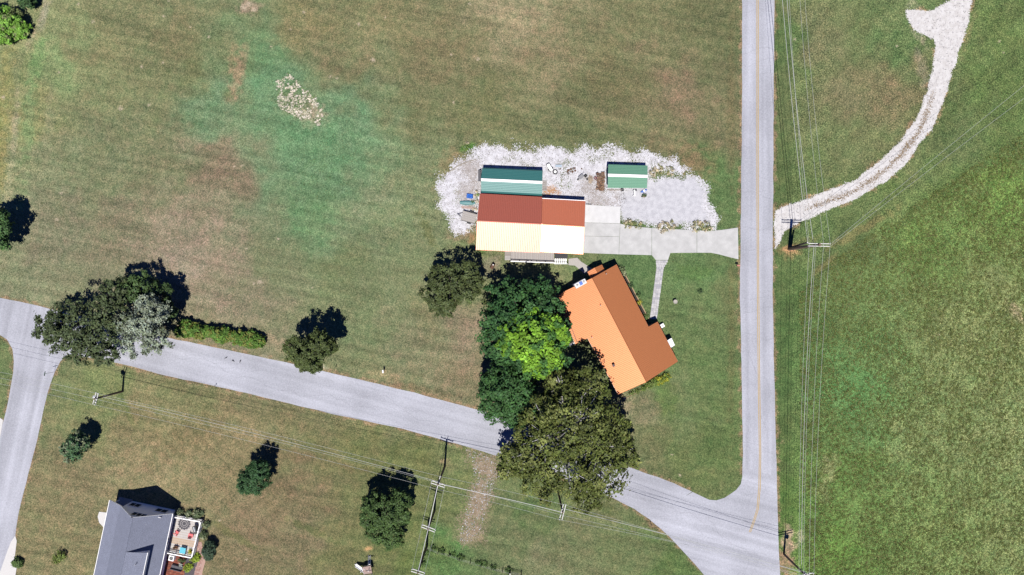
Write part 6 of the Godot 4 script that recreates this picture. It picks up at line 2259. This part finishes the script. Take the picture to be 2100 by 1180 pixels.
	for q: Array in [[1309, 803.5, "pale ring planter halfway along the end bed"], [1368, 770.5, "pale ring planter at the end bed's outer corner"], [1281, 817, "pale ring planter at the end bed's inner corner"]]:
		var pl := thing("ring_planter", q[2], "planter", P(q[0], q[1]), "")
		m = MB.new()
		m.lathe(Vector3.ZERO, [Vector2(0.16, 0.0), Vector2(0.22, 0.26), Vector2(0.18, 0.28), Vector2(0.15, 0.2), Vector2(0.0, 0.18)], 14)
		part(m, "ring", mat("cast_stone", Color.WHITE), pl)

func rough_stone(m: MB, at: Vector3, r: float, sd: int) -> void:
	var f := RandomNumberGenerator.new()
	f.seed = sd
	var rows := [[1.0, -0.5], [1.05, 0.0], [0.75, 0.45], [0.0, 0.62]]
	var jig := []
	for k in 7:
		jig.append(f.randf_range(0.75, 1.2))
	for i in 3:
		for k in 7:
			var a0 := TAU * k / 7
			var a1 := TAU * (k + 1) / 7
			var j0: float = jig[k]
			var j1: float = jig[(k + 1) % 7]
			var p := at + Vector3(cos(a0) * rows[i][0] * j0, rows[i][1], sin(a0) * rows[i][0] * j0) * r
			var q := at + Vector3(cos(a1) * rows[i][0] * j1, rows[i][1], sin(a1) * rows[i][0] * j1) * r
			var u := at + Vector3(cos(a1) * rows[i + 1][0] * j1, rows[i + 1][1] * j1, sin(a1) * rows[i + 1][0] * j1) * r
			var w := at + Vector3(cos(a0) * rows[i + 1][0] * j0, rows[i + 1][1] * j0, sin(a0) * rows[i + 1][0] * j0) * r
			if i == 2:
				u = at + Vector3.UP * 0.62 * r
				m.tri(p, q, u, (p + q) / 2.0 - at + Vector3.UP * r)
			else:
				m.quad(p, q, u, w, (p + q) / 2.0 - at + Vector3.UP * 0.01)

func build_fence() -> void:
	# wire fence at the lower edge, with posts and a gate
	var wood := mat("pole_wood", Color.WHITE)
	var t := thing("wire_fence", "wire fence with weathered posts crossing the lower lawn", "fence", P(970, 1145))
	var pts := [[877, 1121], [899, 1131], [921, 1136], [943, 1145], [965, 1151], [987, 1158], [1009, 1164], [1031, 1169], [1045, 1172]]
	var prev := Vector3.ZERO
	for k in pts.size():
		var q := P(pts[k][0], pts[k][1])
		var m := start(t)
		m.tube([q, q + Vector3.UP * 1.25], [0.07, 0.06], 7)
		part(m, "post", wood, t)
		if k > 0:
			for h: float in [0.35, 0.7, 1.1]:
				m = start(t)
				m.tube([prev + Vector3.UP * h, q + Vector3.UP * h], [0.012, 0.012], 4, false)
				part(m, "wire", mat("grey_steel", Color.WHITE), t)
		prev = q
	var gt := thing("field_gate", "black tubular field gate set in the wire fence", "gate", P(1057, 1178))
	var black := mat("black_enamel", Color.BLACK)
	for x: Array in [[1046, 1171.5], [1069, 1176.5]]:
		var m := start(gt)
		m.tube([P(x[0], x[1]), P(x[0], x[1]) + Vector3.UP * 1.4], [0.09, 0.09], 8)
		part(m, "post", black, gt)
	for h: float in [0.25, 0.6, 0.95, 1.25]:
		var m := start(gt)
		m.tube([P(1046, 1171.5) + Vector3.UP * h, P(1069, 1176.5) + Vector3.UP * h], [0.03, 0.03], 6)
		part(m, "rail", black, gt)
	# rank grass along the fence
	for k in 10:
		var a: Array = pts[mini(k, 7)]
		var b: Array = pts[mini(k + 1, 8)]
		var s := rng.randf()
		var x := lerpf(a[0], b[0], s)
		var y := lerpf(a[1], b[1], s)
		if k >= 8:
			x = 874 - (k - 8) * 6
			y = 1135 + (k - 8) * 22
		tree("weed_clump", "rank green weed clump growing along the wire fence", "weeds", G(x, y), [[x, y, 0.25, rng.randf_range(4, 7), 0.6]], Color(0.07, 0.12, 0.035), 0.12, 0.9, 500 + k, 0.02, {"group": "weed clumps along the wire fence", "clump": 0.3, "leaves": 24, "twigs": 1})
	# play set with a white slide at the frame's lower edge
	var ps := thing("play_set", "white play set with slide and ladder on the lawn near the fence corner", "play set", P(752, 1168))
	var white := mat("white_trim", Color.WHITE)
	var m := start(ps)
	m.box(Transform3D(Basis(Vector3.UP, 0.2), P(753, 1170, 1.3)), Vector3(1.5, 0.1, 1.3))
	part(m, "platform", mat("pinkish_board", shown(214, 186, 176), 0.9, 0.0, 0.2, 0.8), ps)
	for q: Array in [[745, 1164], [760, 1162], [747, 1179], [763, 1177]]:
		m = start(ps)
		m.bar(P(q[0], q[1]), flat(P(q[0], q[1]), 2.1), 0.1, 0.1, Vector3.FORWARD)
		part(m, "post", white, ps)
	m = start(ps)
	var sa := P(748, 1172, 1.32)
	var sb := P(729.5, 1159, 0.3)
	m.bar(sa, sb, 0.55, 0.05)
	var side := (sb - sa).cross(Vector3.UP).normalized() * 0.28
	m.bar(sa + side + Vector3.UP * 0.1, sb + side + Vector3.UP * 0.1, 0.05, 0.18)
	m.bar(sa - side + Vector3.UP * 0.1, sb - side + Vector3.UP * 0.1, 0.05, 0.18)
	part(m, "slide", white, ps)
	m = start(ps)
	m.bar(sb, flat(sb, 0.0), 0.4, 0.08, Vector3.FORWARD)
	part(m, "slide_foot", white, ps)
	m = start(ps)
	for s: float in [-2.2, 2.2]:
		m.bar(P(757 + s, 1160, 1.9), P(757.5 + s, 1139, 0.0), 0.07, 0.07)
	part(m, "ladder_rails", white, ps)
	for k in 6:
		m = start(ps)
		m.bar(P(754.8, 1142 + 3.2 * k, 0.22 + 0.3 * k), P(759.6, 1142 + 3.2 * k, 0.22 + 0.3 * k), 0.09, 0.05)
		part(m, "rung", white, ps)
	m = start(ps)
	m.bar(P(744, 1162, 2.1), P(762, 1160, 2.1), 0.08, 0.08)
	m.bar(P(747, 1179, 2.1), P(763, 1177, 2.1), 0.08, 0.08)
	part(m, "top_rails", mat("dark_post", Color.BLACK), ps)
